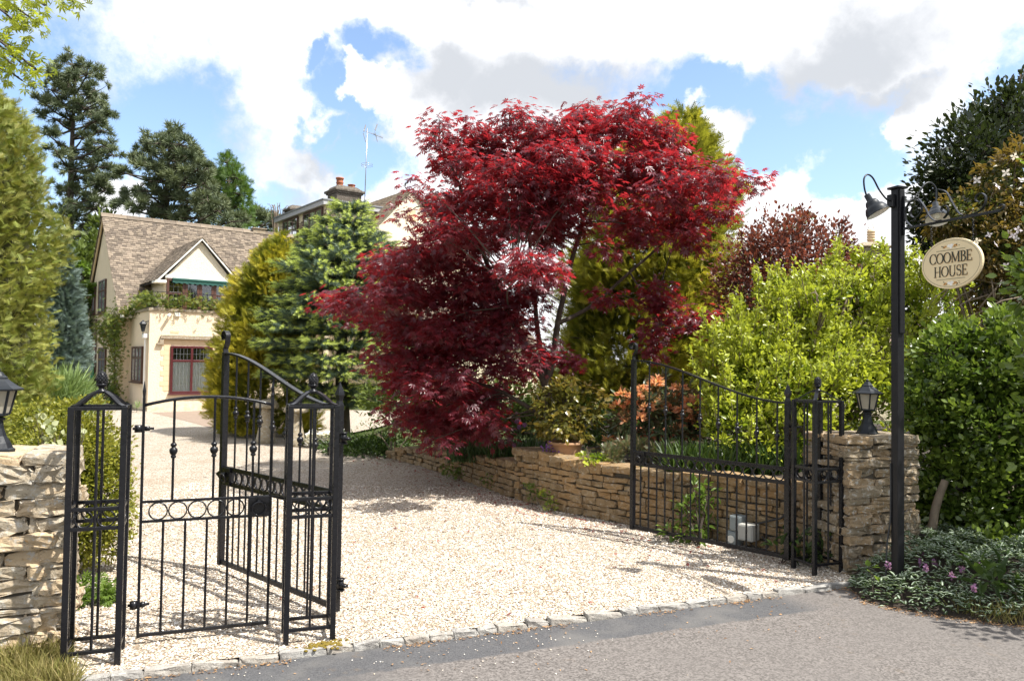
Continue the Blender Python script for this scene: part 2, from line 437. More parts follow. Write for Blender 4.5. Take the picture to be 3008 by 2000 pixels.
M['green_canvas'] = plain('green_canvas', (.004, .06, .046), .8, var=.2)
M['hose_green'] = plain('hose_green', (.01, .22, .09), .4, var=.1)
M['metal'] = plain('metal', (.42, .42, .43), .35, .8, var=.15)
M['terracotta'] = plain('terracotta', (.44, .255, .14), .85, var=.18, scale=8, bs=.3)
M['clay_red'] = plain('clay_red', (.40, .14, .07), .8, var=.25, scale=10, bs=.3)
M['bark'] = plain('bark', (.085, .065, .048), .9, var=.35, scale=18, bs=.8, bscale=40)
M['bark_grey'] = plain('bark_grey', (.115, .10, .08), .9, var=.35, scale=18, bs=.8, bscale=40)
M['bark_pale'] = plain('bark_pale', (.22, .17, .12), .9, var=.3, scale=18, bs=.6, bscale=40)
M['cream_sign'] = plain('cream_sign', (.76, .62, .38), .45, var=.05, scale=5)
M['ink'] = plain('ink', (.016, .026, .018), .6); M['sign_tan'] = plain('sign_tan', (.62, .42, .22), .6)
M['orange_paint'] = plain('orange_paint', (.55, .25, .05), .6)
M['cable'] = plain('cable', (.03, .03, .03), .5)
M['curtain'] = plain('curtain', (.84, .84, .80), .9, var=.1, scale=5)
M['dark_backing'] = plain('dark_backing', (.035, .034, .034), .8)  # dark colour stands for unlit rooms behind glass; also backs the dormer slates
M['soil'] = plain('soil', (.045, .032, .022), .95, var=.4, scale=9, bs=.9, bscale=30)
# window glass
m, t = mat('glass')
gl = t.n('ShaderNodeBsdfGlossy'); gl.inputs['Roughness'].default_value = .03; t.put(gl.inputs[0], (.95, .97, 1.))
tp = t.n('ShaderNodeBsdfTransparent'); t.put(tp.inputs[0], (.93, .95, .95))
fr = t.n('ShaderNodeFresnel'); fr.inputs[0].default_value = 1.5
done(t, t.n('ShaderNodeMixShader', i_0=t.m('ADD', t.m('MULTIPLY', fr.outputs[0], 1.3), .06, clamp=True), i_1=tp, i_2=gl)); M['glass'] = m
# lantern glass, frosted
m, t = mat('lantern_glass')
b = princ(t, (.62, .58, .48), .35, 0, .5)
tr = t.n('ShaderNodeBsdfTranslucent'); t.put(tr.inputs[0], (.75, .70, .58))
done(t, t.n('ShaderNodeMixShader', i_0=.55, i_1=b, i_2=tr)); M['lantern_glass'] = m
# stone slates, one tint for each slate
def tile_mat(name, a, b, moss):
    m, t = mat(name); o = oco(t); ti = attr(t, 'tint')
    c = t.mix(ti, a, b)
    c = t.mix(t.ss(t.noise(o, 14, 6, .7), .56, .74, 0, .6), c, (.44, .40, .34))
    c = t.mix(t.ss(t.noise(o, 3.5, 5), .5, .75, 0, .55), c, moss)
    c = t.mix(t.ss(t.noise(o, 30, 5), .62, .74, 0, .7), c, (.07, .06, .05))
    done(t, princ(t, c, .9, 0, .2, bump(t, t.noise(o, 40, 5), .5, .01))); return m
M['slates'] = tile_mat('slates', (.095, .076, .060), (.25, .20, .15), (.12, .10, .07))
M['dark_slates'] = tile_mat('dark_slates', (.13, .10, .075), (.26, .20, .14), (.17, .14, .06))
M['chimney_stone'] = stone_mat('chimney_stone', (.07, .06, .05), (.13, .11, .09), .28, .1)

# gravel bed: packed chippings
def chip_colour(t, v):
    r_ = t.n('ShaderNodeValToRGB'); t.put(r_.inputs[0], v)
    els = [(0, (.27, .19, .13)), (.16, (.45, .35, .25)), (.40, (.60, .51, .40)), (.7, (.72, .65, .55)), (1, (.83, .79, .72))]
    cr = r_.color_ramp
    while len(cr.elements) < len(els): cr.elements.new(.5)
    for e, (p, c) in zip(cr.elements, els): e.position = p; e.color = (*c, 1)
    return r_.outputs[0]
m, t = mat('gravel_bed'); o = oco(t)
vo = t.n('ShaderNodeTexVoronoi', feature='F1'); t.put(vo.inputs['Vector'], o); vo.inputs['Scale'].default_value = 62
hv = t.n('ShaderNodeSeparateColor', i_0=vo.outputs['Color'])
c = chip_colour(t, hv.outputs[0])
c = t.mix(t.ss(vo.outputs['Distance'], .35, .75, 0, .75), c, (.22, .17, .12))
c = t.mix(t.m('MULTIPLY', t.ss(t.noise(o, 1.3, 6, .65), .48, .70), .5), c, (.36, .27, .18))
hgt = t.m('ADD', t.m('MULTIPLY', vo.outputs['Distance'], -1.0), t.m('MULTIPLY', hv.outputs[1], .6))
done(t, princ(t, c, .85, 0, .25, bump(t, hgt, 1.0, .02))); M['gravel_bed'] = m
m, t = mat('chippings')
c = chip_colour(t, attr(t, 'tint'))
done(t, princ(t, c, .8, 0, .3)); M['chippings'] = m

# ------------------------------------------------------------------ setting
E_ = np.array((math.cos(R(21.2)), math.sin(R(21.2)), 0)); N_ = np.array((-E_[1], E_[0], 0))     # along and behind the gate line
K0 = np.array((-2.32, 4.25, 0)); KD = unit(np.array((5.06, 2.11, 0))); KN = np.array((-KD[1], KD[0], 0))   # front edge of the kerb

def quad_sheet(name, pts, m, z=None):
    b = MB(); b.add(pts, [tuple(range(len(pts)))]); return kind(b.build(name, m), 'structure')
m, t = mat('lawn_earth'); o = oco(t)
c = t.mix(t.noise(o, .6, 6), (.035, .055, .015), (.07, .085, .03)); c = t.mix(t.ss(t.noise(o, 4, 5), .5, .7), c, (.06, .045, .03))
done(t, princ(t, c, .95, 0, .1, bump(t, t.noise(o, 12, 6), .8, .05))); M['lawn_earth'] = m
quad_sheet('ground', [(-1500, -1500, -.06), (1500, -1500, -.06), (1500, 1500, -.06), (-1500, 1500, -.06)], M['lawn_earth'])

# road: coarse brownish tarmac, with a darker, finer strip made good along the kerb
m, t = mat('tarmac'); o = oco(t)
s_ = t.n('ShaderNodeSeparateXYZ', i_0=o)
dist = t.m('ADD', t.m('MULTIPLY', t.m('SUBTRACT', s_.outputs[0], float(K0[0])), float(-KN[0])), t.m('MULTIPLY', t.m('SUBTRACT', s_.outputs[1], float(K0[1])), float(-KN[1])))
along = t.m('ADD', t.m('MULTIPLY', t.m('SUBTRACT', s_.outputs[0], float(K0[0])), float(KD[0])), t.m('MULTIPLY', t.m('SUBTRACT', s_.outputs[1], float(K0[1])), float(KD[1])))
edge = t.m('ADD', .36, t.m('MULTIPLY', t.m('SUBTRACT', t.noise(o, 9, 5, .7), .5), .10))
strip = t.ss(t.m('SUBTRACT', dist, edge), -.012, .02, 1.0, 0.0)
strip = t.m('MULTIPLY', strip, t.ss(along, 4.6, 5.0, 1, 0))
strip = t.m('MAXIMUM', strip, t.m('MULTIPLY', t.ss(along, 1.9, 1.0), t.ss(dist, 1.9, 1.0)))
vo = t.n('ShaderNodeTexVoronoi', feature='F1'); t.put(vo.inputs['Vector'], o); vo.inputs['Scale'].default_value = 95
hv = t.n('ShaderNodeSeparateColor', i_0=vo.outputs['Color'])
ca = t.mix(hv.outputs[0], (.072, .064, .058), (.20, .180, .166)); ca = t.mix(t.ss(t.noise(o, .9, 4), .4, .7, 0, .5), ca, (.135, .122, .113))
vo2 = t.n('ShaderNodeTexVoronoi', feature='F1'); t.put(vo2.inputs['Vector'], o); vo2.inputs['Scale'].default_value = 170
hv2 = t.n('ShaderNodeSeparateColor', i_0=vo2.outputs['Color'])
cb = t.mix(hv2.outputs[0], (.050, .050, .053), (.105, .104, .106))
cb = t.mix(t.ss(t.noise(o, 2.3, 5), .45, .7, 0, .55), cb, (.15, .142, .132))
c = t.mix(strip, ca, cb)
c = t.mix(t.ss(t.noise(o, 5, 6, .7), .6, .75, 0, .35), c, (.17, .12, .07))
c = t.mix(t.ss(t.noise(o, 85, 2), .74, .77, 0, .8), c, (.50, .45, .38))
h = t.m('ADD', t.m('MULTIPLY', vo.outputs['Distance'], t.m('SUBTRACT', 1.15, strip)), t.m('MULTIPLY', vo2.outputs['Distance'], .3))
done(t, princ(t, c, .78, 0, .35, bump(t, h, -.9, .012))); M['tarmac'] = m
ra, rb = K0 - KD * 30, K0 + KD * 40
quad_sheet('road', [tuple(p + (0, 0, -.035)) for p in (ra - KN * 9, rb - KN * 9, rb + KN * .02, ra + KN * .02)], M['tarmac'])

# gravel drive, widening to the forecourt in front of the house
dv = [K0 + KD * -.6 + KN * .045, K0 + KD * 5.6 + KN * .045, (2.95, 7.0, 0), (2.2, 8.1, 0), (1.4, 8.75, 0), (.3, 10.2, 0), (-.6, 12.1, 0), (-2.1, 14.4, 0), (-3.2, 16.3, 0),
      (-4.2, 17.4, 0), (-3.5, 21, 0), (-3, 27, 0), (-12, 30, 0), (-16.5, 27, 0), (-13, 22, 0), (-9.5, 17, 0), (-6.2, 11.5, 0), (-4.6, 8.4, 0), (-3.6, 6.3, 0)]
quad_sheet('drive', [(float(p[0]), float(p[1]), 0.0) for p in dv], M['gravel_bed'])
m, t = mat('brick_paving'); o = oco(t)
br = t.n('ShaderNodeTexBrick'); t.put(br.inputs['Vector'], o); br.inputs['Scale'].default_value = 4.5
t.put(br.inputs['Color1'], (.26, .19, .14)); t.put(br.inputs['Color2'], (.34, .26, .20)); t.put(br.inputs['Mortar'], (.14, .11, .09))
done(t, princ(t, t.mix(t.noise(o, 3, 5), br.outputs[0], (.22, .17, .13)), .9, 0, .2, bump(t, br.outputs['Fac'], -.4, .01))); M['brick_paving'] = m
quad_sheet('paving', [tuple(gnd(*p)[:2]) + (.004,) for p in ((445, 1212), (700, 1203), (840, 1215), (860, 1262), (660, 1268), (560, 1240))], M['brick_paving'])

# loose chippings over the near gravel
def inside(x, y, poly):
    c = np.zeros(len(x), bool); j = len(poly) - 1
    for i in range(len(poly)):
        xi, yi, xj, yj = poly[i][0], poly[i][1], poly[j][0], poly[j][1]
        c ^= ((yi > y) != (yj > y)) & (x < (xj - xi) * (y - yi) / (yj - yi + 1e-12) + xi); j = i
    return c
def chips(n, y0, y1, size):
    x = rng.uniform(-4.5, 3.2, n); y = rng.uniform(y0, y1, n); k = inside(x, y, dv); x, y = x[k], y[k]
    return np.stack([x, y, np.full(len(x), size * .25)], 1), size * rng.uniform(.6, 1.3, len(x))
pp = [chips(46000, 4.1, 7.2, .0105), chips(22000, 7.2, 11, .0125)]
P = np.vstack([p[0] for p in pp]); S = np.concatenate([p[1] for p in pp])
tv = np.array([(-.6, -.4, 0), (.6, -.5, .05), (.5, .5, 0), (-.5, .45, .05), (.05, 0, .45), (.1, .05, -.35)]); tf = np.array([(0, 1, 4), (1, 2, 4), (2, 3, 4), (3, 0, 4)])
o = leafy('gravel', P, unit(np.stack([rng.normal(size=len(P)), rng.normal(size=len(P)), rng.normal(size=len(P)) * .35], 1)), np.array((0, 0, 1.)) + rng.normal(size=(len(P), 3)) * .35, S * 1.15, (tv, tf), M['chippings'])
kind(o, 'stuff')

# stone-by-stone masonry
def _cube(n=4):
    g = np.array([-1, -.9, -.4, .35, .9, 1.]); V = []; n = len(g); idx = {}; Fs = []
    def vid(p):
        k = tuple(np.round(p, 4))
        if k not in idx: idx[k] = len(V); V.append(p)
        return idx[k]
    for ax in range(3):
        for sg in (-1, 1):
            for i in range(n - 1):
                for j in range(n - 1):
                    q = []
                    for a, b in ((i, j), (i + 1, j), (i + 1, j + 1), (i, j + 1)):
                        p = np.zeros(3); p[ax] = sg; p[(ax + 1) % 3] = g[a]; p[(ax + 2) % 3] = g[b]; q.append(vid(p))
                    Fs.append(tuple(q if sg > 0 else q[::-1]))
    return np.array(V), Fs
CUBE_V, CUBE_F = _cube()
def stone(mb, c, half, ax, ay, az, rough=.13, p=14.0, m=0, tint=None):
    """one rough squared stone"""
    V = CUBE_V.copy(); half = np.array(half, float)
    nr = (np.abs(V) ** p).sum(1) ** (1 / p); V = V / nr[:, None]
    ph = rng.uniform(0, 9, 6); fr_ = rng.uniform(1.4, 3.2, 3)
    nz = np.sin(V[:, 0] * fr_[0] + ph[0]) * np.sin(V[:, 1] * fr_[1] + ph[1]) + np.sin(V[:, 2] * fr_[2] + ph[2]) * np.cos(V[:, 0] * 2 + ph[3])
    V = V * half + unit(V) * (nz * rough * half.min())[:, None] + rng.normal(size=V.shape) * half.min() * rough * .55
    V[:, 2] += V[:, 0] * rng.normal() * .06
    W_ = np.array(c) + V[:, :1] * ax + V[:, 1:2] * ay + V[:, 2:3] * az
    mb.add(W_, CUBE_F, m, rng.random() if tint is None else tint)
def masonry_face(mb, p, d, out, length, heights, lmin, lmax, depth, gap=.006, rough=.13, m=0, top=None, jit=.012):
    """courses of stones along d from p, facing out; heights = course heights"""
    up = np.array((0, 0, 1.)); z = 0.0
    for h_ in heights:
        x = -rng.uniform(0, lmin * .4)
        while x < length - .02:
            l = rng.uniform(lmin, lmax); l = min(l, length - x) if length - x - l > lmin * .5 else length - x
            xs = max(x, 0)
            if top is None or z + h_ * .6 < top((xs + x + l) / 2):
                ll = x + l - xs
                hh = h_ * rng.uniform(.86, 1.06)
                cpt = p + d * (xs + ll / 2) + up * (z + h_ / 2) - out * (depth / 2 - rng.normal() * jit)
                stone(mb, cpt, (ll / 2 - gap / 2, depth / 2, hh / 2 - gap / 2), d, -out, up, rough, m=m)
            x += l
        z += h_
def courses(H, a, b):
    hs = []
    while sum(hs) < H - a * .5: hs.append(rng.uniform(a, b))
    f = H / sum(hs); return [x * f for x in hs]

# kerb of granite setts
kb = MB(); x = -1.2
while x < 5.55:
    l = rng.uniform(.13, .30); c = K0 + KD * (x + l / 2) + KN * (.034 + rng.normal() * .003)
    stone(kb, c + (0, 0, -.039), (l / 2 - .0004, .036 + rng.uniform(-.006, .006), .042 + rng.uniform(-.004, .006)), KD, KN, np.array((0, 0, 1.)), .12, 11)
    x += l
kind(kb.build('kerb', M['kerb']), 'structure')

# ------------------------------------------------------------------ garden wall, gate pillars
WP = np.array([(2.92, 6.98), (2.05, 7.85), (1.34, 8.52), (.75, 9.05), (.05, 10.05), (-.88, 11.95), (-1.6, 13.2), (-2.25, 14.2)])
WS = np.concatenate([[0], np.cumsum(np.linalg.norm(np.diff(WP, axis=0), axis=1))])
S_STEP = WS[4]
def wall_pt(s): return np.array((np.interp(s, WS, WP[:, 0]), np.interp(s, WS, WP[:, 1]), 0.))
def wall_dir(s): return unit(wall_pt(min(s + .25, WS[-1])) - wall_pt(max(s - .25, 0)))
def wall_top(s): return .63 + .02 * math.sin(s * 2) if s < S_STEP else float(np.interp(s, [S_STEP, WS[-1] - .8, WS[-1]], [.48, .26, .10]))
wb = MB(); upv = np.array((0, 0, 1.)); hs = courses(.70, .04, .10); z = 0.
for h_ in hs:
    s = -rng.uniform(0, .1)
    while s < WS[-1]:
        l = rng.uniform(.12, .34); e = min(s + l, WS[-1]); mid = (max(s, 0) + e) / 2; s += l
        if e - max(mid * 2 - e, 0) < .05 or z + h_ * .55 > wall_top(mid) - .06: continue
        if mid < S_STEP < e or mid < S_STEP and e > S_STEP: e = min(e, S_STEP)
        d = wall_dir(mid); out = np.array((-d[1], d[0], 0)); ll = e - (mid * 2 - e)
        stone(wb, wall_pt(mid) - out * (.11 + rng.normal() * .010) + upv * (z + h_ / 2), (ll / 2 - .003, .11, h_ * rng.uniform(.86, 1.04) / 2 - .003), d, -out, upv, .14)
    z += h_
s = 0.
while s < WS[-1] - .1:                              # coping
    l = rng.uniform(.2, .42); mid = s + l / 2
    if s < S_STEP < s + l: l = S_STEP - s; mid = s + l / 2
    if l > .07:
        d = wall_dir(mid); out = np.array((-d[1], d[0], 0)); hz = rng.uniform(.03, .045)
        stone(wb, wall_pt(mid) - out * (.15 + rng.normal() * .01) + upv * (wall_top(mid) - .03), (l / 2 - .003, .18, hz), d, -out, upv, .16)
    s += l
for a in range(46):                                 # dark bedding behind the stones
    s0, s1 = WS[-1] * a / 46, WS[-1] * (a + 1) / 46; p, q = wall_pt(s0), wall_pt(s1); d = unit(q - p); out = np.array((-d[1], d[0], 0)); h_ = max(min(wall_top(s0), wall_top(s1)) - .07, .03)
    wb.prism([p - out * .045, q - out * .045, q - out * .28, p - out * .28], (0, 0, h_), 1)
gw = wb.build('garden_wall', [M['wall_stone'], M['mortar']])
tag(gw, 'low dry stone retaining wall curving along the gravel drive', 'wall')

def pillar(name, label, corner, wdt, dep, H, m, seed):
    """square pillar of rough courses; corner = its front corner nearest the drive at the left end"""
    root = thing(name, label, 'pillar', corner, math.atan2(E_[1], E_[0]), 'stone gate pillars')
    b = MB(); X, Y_ = np.array((1., 0, 0)), np.array((0, 1., 0))
    hs = courses(H - .07, .028, .11)
    masonry_face(b, np.array((0, 0, 0.)), X, -Y_, wdt, hs, .10, .38, .16, m=0, rough=.26, jit=.020)
    masonry_face(b, np.array((0, 0, 0.)), Y_, -X, dep, hs, .10, .32, .16, m=0, rough=.26, jit=.020)
    masonry_face(b, np.array((wdt, 0, 0.)), Y_, X, dep, hs, .10, .32, .16, m=0, rough=.26, jit=.020)
    masonry_face(b, np.array((0, dep, 0.)), X, Y_, wdt, hs, .10, .38, .16, m=0, rough=.26, jit=.020)
    b.box((.05, .05, -.1), (wdt - .05, dep - .05, H - .06), 1)
    b.build('shaft', [m, M['mortar']], root)
    c = MB()
    for i, (x0, x1) in enumerate(((-.02, wdt * .36), (wdt * .36, wdt * .72), (wdt * .72, wdt + .02))):
        for y0, y1 in ((-.02, dep * .55), (dep * .55, dep + .02)):
            stone(c, ((x0 + x1) / 2, (y0 + y1) / 2, H - .036), ((x1 - x0) / 2 - .003, (y1 - y0) / 2 - .003, .036), X, Y_, upv, .14, 11)
    c.build('coping', m, root)
    return root
PR = np.array((2.86, 6.62, 0)); pillar('gate_pillar', 'tall square stone pillar behind the black sign post', PR, .80, .52, 1.16, M['pillar_stone'], 1)
PL = np.array((-2.60, 4.60, 0)) - E_ * .86; pillar('gate_pillar', 'pale sunlit stone pillar beside the narrow pedestrian gate', PL, .86, .5, 1.18, M['pale_stone'], 2)

# ------------------------------------------------------------------ wrought iron gates
IR = M['iron']
def part(parent, name, fn, bevel=0.0, smooth=False, m=None):
    b = MB(); fn(b); return b.build(name, m or IR, parent, smooth, bevel)
def ring_pts(c, r, ax, n=20):
    a = np.array(ax, float); u = np.array((0, 0, 1.)); t = np.arange(n) * 2 * math.pi / n
    return np.array(c) + r * np.cos(t)[:, None] * a + r * np.sin(t)[:, None] * u
KNOB = [(.009, -.052), (.016, -.046), (.016, -.036), (.011, -.031), (.018, -.025), (.024, -.010), (.024, .004), (.017, .012), (.012, .016), (.012, .021), (.018, .025), (.018, .036), (.009, .046)]
def collar(parent, x, z, y=0.0):
    b = MB(); b.lathe(KNOB, (x, y, z), 10); return b.build('collar', IR, parent, True)

def drive_leaf(name, label, loc, rz, lock_side, W=1.68):
    """one leaf of the double gate; x runs from the hinge to the free end"""
    root = thing(name, label, 'gate', loc, rz, 'pair of tall iron drive gates')
    top = lambda x: 1.425 + .365 * (3 * (x / W) ** 2 - 2 * (x / W) ** 3) ** 1.0
    part(root, 'hinge_stile', lambda b: (b.bar((0, 0, .05), (0, 0, 1.44), .045), b.lathe([(.03, 1.44), (.021, 1.47), (.024, 1.485), (.034, 1.51), (.030, 1.53), (.012, 1.575), (.002, 1.60)], k=4, phase=R(45))), .003)
    part(root, 'free_stile', lambda b: b.bar((W, 0, .05), (W, 0, 1.80), .042, .05), .003)
    sp = [(W, 0, 1.80), (W + .005, 0, 1.83), (W - .022, 0, 1.87), (W - .03, 0, 1.90)]
    t0 = np.linspace(0, 2 * math.pi * 1.35, 34); rr = np.linspace(.046, .012, 34)
    cx, cz = W + .012, 1.935
    spir = np.stack([cx - rr * np.cos(t0 - .3) * 1.0, 0 * t0, cz + rr * np.sin(t0 - .3)], 1)
    part(root, 'scroll', lambda b: b.tube(np.vstack([sp, spir]), .01, flat=((0, 1, 0), .042, .012)), smooth=False)
    xs = np.linspace(0, W, 26)
    part(root, 'top_rail', lambda b: b.tube(np.stack([xs, 0 * xs, [top(x) for x in xs]], 1), .01, flat=((0, 1, 0), .04, .016)))
    for z in (.722, .845): part(root, 'band_rail', lambda b: b.bar((.02, 0, z), (W - .02, 0, z), .034, .014, up=(0, 1, 0)), .002)
    part(root, 'bottom_rail', lambda b: b.bar((.02, 0, .075), (W - .02, 0, .075), .036, .026, up=(0, 1, 0)), .002)
    n = 17
    for i in range(1, n):
        x = W * i / n
        part(root, 'bar', lambda b: b.tube([(x, 0, .08), (x, 0, .72)], .0085, 6))
        if i % 2 == 1 and i < n:
            zt = top(x); bo = part(root, 'bar', lambda b: b.tube([(x, 0, .85), (x, 0, zt)], .0085, 6)); collar(bo, x, .845 + (zt - .845) * .5)
    nr = 15; pitch = (W - .16) / nr
    for i in range(nr):
        x = .03 + pitch * (i + .5); part(root, 'ring', lambda b: b.tube(ring_pts((x, 0, .783), .047, (1, 0, 0), 18), .0, closed=True, flat=((0, 1, 0), .016, .008)), smooth=True)
    lk = part(root, 'lock_box', lambda b: b.box((W - .155, -.022, .712), (W - .02, .022, .855)), .003)
    s = lock_side
    b = MB(); t = np.linspace(0, 2 * math.pi, 17)[:-1]
    b.tube(np.stack([W - .09 + .036 * np.cos(t), s * (.045 + .012 * np.sin(t)), .775 + .036 * np.sin(t)], 1), .006, 8, closed=True); b.lathe([(.012, -.02), (.012, .02)], (W - .09, s * .035, .80), 8)
    b.build('ring_handle', IR, lk, True)
    b = MB(); b.prism([(W + .02, -.004, .775), (W + .06, -.004, .775), (W + .06, -.004, .752), (W + .125, -.004, .784), (W + .06, -.004, .815), (W + .06, -.004, .793), (W + .02, -.004, .793)], (0, .008, 0)); b.build('latch', IR, lk)
    for z in (1.22, .24):
        h = MB(); h.lathe([(.022, z - .032), (.022, z + .032)], (-.055, 0, 0), 10); h.bar((-.12, 0, z), (0, 0, z), .03, .018); h.lathe([(.028, z + .032), (.028, z + .040)], (-.055, 0, 0), 10); h.lathe([(.028, z - .040), (.028, z - .032)], (-.055, 0, 0), 10)
        h.build('hinge', IR, root, True)
    return root
HL = np.array((-1.17, 5.32, 0)); FL = np.array((-2.40, 6.50, 0)); HR = np.array((2.45, 6.90, 0)); FR = np.array((1.27, 8.10, 0))
ang = lambda a, b: math.atan2(b[1] - a[1], b[0] - a[0])
drive_leaf('drive_gate', 'tall iron drive gate swung open behind the pedestrian gate', HL, ang(HL, FL), 1)
drive_leaf('drive_gate', 'tall iron drive gate swung open against the low stone wall', HR, ang(HR, FR), 1)

def gate_column(label, loc, rz, W=.29, D=.25, drop=0.0):
    root = thing('gate_column', label, 'gate post', loc, rz, 'openwork iron gate columns with acorn tops')
    for x in (0, W):
        for y in (0, D): part(root, 'post', lambda b: b.bar((x, y, -.05 - drop), (x, y, 1.462), .033), .003)
    for z in (1.452, .885, .775, .085):
        for p, q in (((0, 0), (W, 0)), ((0, D), (W, D)), ((0, 0), (0, D)), ((W, 0), (W, D))):
            part(root, 'rail', lambda b: b.bar((*p, z), (*q, z), .020), .002)
    for p in ((W / 2, 0), (W / 2, D), (0, D / 2), (W, D / 2)): part(root, 'bar', lambda b: b.tube([(*p, .085), (*p, 1.45)], .0085, 6))
    for y in (0, D):
        for x in (W * .29, W * .71): part(root, 'ring', lambda b: b.tube(ring_pts((x, y, .83), .046, (1, 0, 0)), 0, closed=True, flat=((0, 1, 0), .014, .007)), smooth=True)
    for x in (0, W):
        for y in (D * .29, D * .71): part(root, 'ring', lambda b: b.tube(ring_pts((x, y, .83), .046, (0, 1, 0)), 0, closed=True, flat=((1, 0, 0), .014, .007)), smooth=True)
    for x in (0, W):
        for y in (0, D):
            c = np.array((W / 2, D / 2, 0)); p = np.array((x, y, 0)); f = lambda k, z: tuple(p + (c - p) * k + (0, 0, z))
            part(root, 'brace', lambda b: b.tube([f(.03, 1.462), f(.22, 1.475), f(.55, 1.518), f(.78, 1.540), f(1, 1.546)], .01, flat=(tuple(unit(np.array((-(c - p)[1], (c - p)[0], 0)))), .03, .012)))
    fb = MB(); c = (W / 2, D / 2, 1.546)
    fb.lathe([(.030, -.012), (.032, .004), (.018, .010), (.015, .020), (.020, .024), (.028, .032), (.030, .042), (.025, .046)], c, 14)
    pr = [(.024, .045), (.028, .056), (.0285, .070), (.026, .086), (.020, .102), (.011, .113), (.002, .118)]
    fb.lathe(pr, c, 14)
    for i in range(6):
        for j in range(9):
            z = .052 + i * .0105; r_ = np.interp(z, [p[1] for p in pr], [p[0] for p in pr]); a = (j + .5 * (i % 2)) * 2 * math.pi / 9
            fb.lathe([(.005, -.004), (.0055, .001), (.0015, .0045)], (c[0] + r_ * math.cos(a), c[1] + r_ * math.sin(a), c[2] + z), 5)
    fb.build('finial', IR, root, True)
    return root
AG = R(21.2)
gate_column('iron gate column between the pale pillar and the pedestrian gate', (-2.22 - .27 * .934, 4.48 - .27 * .358, 0), AG, .27, .25)
gate_column('iron gate column between pedestrian gate and open drive gate', (-1.36, 4.82, 0), AG + R(-2), .28, .22)
gate_column('iron gate column standing before the pillar with the sign post', (2.565, 6.58, 0), AG, .29, .25)

# pedestrian gate
pg = thing('pedestrian_gate', 'narrow iron pedestrian gate with arched top and round latch handle', 'gate', (-2.255, 4.79, 0), R(21.2))
W_ = .755; arch = lambda x: 1.452 + .052 * (1 - ((x - W_ / 2) / (W_ / 2)) ** 2)
part(pg, 'hinge_stile', lambda b: (b.bar((0, 0, .04), (0, 0, 1.50), .016), b.tube([(0, 0, 1.5), (0, 0, 1.54), (0, 0, 1.6)], [.008, .011, .002], 6)), .001)
part(pg, 'latch_stile', lambda b: (b.bar((W_, 0, .04), (W_, 0, 1.50), .016), b.tube([(W_, 0, 1.5), (W_, 0, 1.515), (W_, 0, 1.53), (W_, 0, 1.56), (W_, 0, 1.6)], [.008, .012, .006, .011, .002], 6)), .001)
xs = np.linspace(0, W_, 15)
part(pg, 'top_rail', lambda b: b.tube(np.stack([xs, 0 * xs, [arch(x) for x in xs]], 1), .010, 8), smooth=True)
for z in (.742, .862): part(pg, 'band_rail', lambda b: b.bar((0, 0, z), (W_, 0, z), .016), .002)
part(pg, 'bottom_rail', lambda b: b.bar((0, 0, .055), (W_, 0, .055), .02), .002)
for i in range(1, 6):
    x = W_ * i / 6; part(pg, 'bar', lambda b: b.tube([(x, 0, .06), (x, 0, .742)], .0085, 6))
for i in (1, 2, 3):
    x = W_ * (i - .28 + .06 * i) / 3.4; bo = part(pg, 'bar', lambda b: b.tube([(x, 0, .862), (x, 0, arch(x))], .0085, 6)); collar(bo, x, 1.175)
for i in range(5):
    x = .095 + .112 * i; part(pg, 'ring', lambda b: b.tube(ring_pts((x, 0, .802), .052, (1, 0, 0)), 0, closed=True, flat=((0, 1, 0), .014, .008)), smooth=True)
lk = part(pg, 'lock_plate', lambda b: b.box((W_ - .135, -.014, .738), (W_ - .004, .014, .866)), .003)
b = MB(); t = np.linspace(0, 2 * math.pi, 21)[:-1]
b.tube(np.stack([W_ - .07 + .042 * np.cos(t), -.030 - .006 * np.sin(t), .790 + .042 * np.sin(t)], 1), .0065, 8, closed=True); b.lathe([(.002, -.016), (.013, -.012), (.013, .012), (.002, .016)], (W_ - .07, -.026, .832), 8); b.build('ring_handle', IR, lk, True)
b = MB(); b.bar((W_, 0, .865), (W_ + .09, 0, .845), .018, .01); b.build('latch', IR, lk)
for z in (1.31, .24):
    b = MB(); b.lathe([(.022, z - .022), (.022, z + .022)], (-.028, 0, 0), 10); b.bar((-.06, 0, z), (.06, 0, z), .014, .014); b.lathe([(.015, z - .014), (.015, z + .014)], (.022, 0, 0), 8); b.build('hinge', IR, pg, True)

# ------------------------------------------------------------------ pillar lanterns
def lantern(label, loc, rz):
    root = thing('lantern', label, 'lantern', loc, rz, 'black lanterns on the gate pillars'); BM = M['lamp_black']
    part(root, 'base', lambda b: b.lathe([(.098, 0), (.098, .018), (.088, .024), (.074, .055), (.052, .095), (.038, .14), (.033, .185), (.044, .190), (.044, .202), (.03, .206), (.056, .214), (.060, .224)], k=8, phase=R(22.5)), m=BM)
    part(root, 'glass', lambda b: b.lathe([(.060, .224), (.094, .372)], k=6, phase=R(30)), m=M['lantern_glass'])
    b = MB()
    for i in range(6):
        a = R(30 + 60 * i); b.bar((.062 * math.cos(a), .062 * math.sin(a), .222), (.097 * math.cos(a), .097 * math.sin(a), .374), .011)
    b.lathe([(.066, .217), (.066, .230)], k=6, phase=R(30)); b.build('cage', BM, root)
    part(root, 'roof', lambda b: b.lathe([(.100, .362), (.132, .366), (.134, .374), (.100, .392), (.066, .418), (.050, .432), (.050, .440), (.036, .452), (.024, .470), (.010, .476), (.014, .486), (.004, .496)], k=6, phase=R(30)), m=BM)
    return root
lantern('black post lantern on the pale pillar at the narrow gate', (-3.045, 4.62, 1.175), R(8))
lantern('black post lantern with amber glass beside the sign post', (3.19, 6.98, 1.15), R(50))

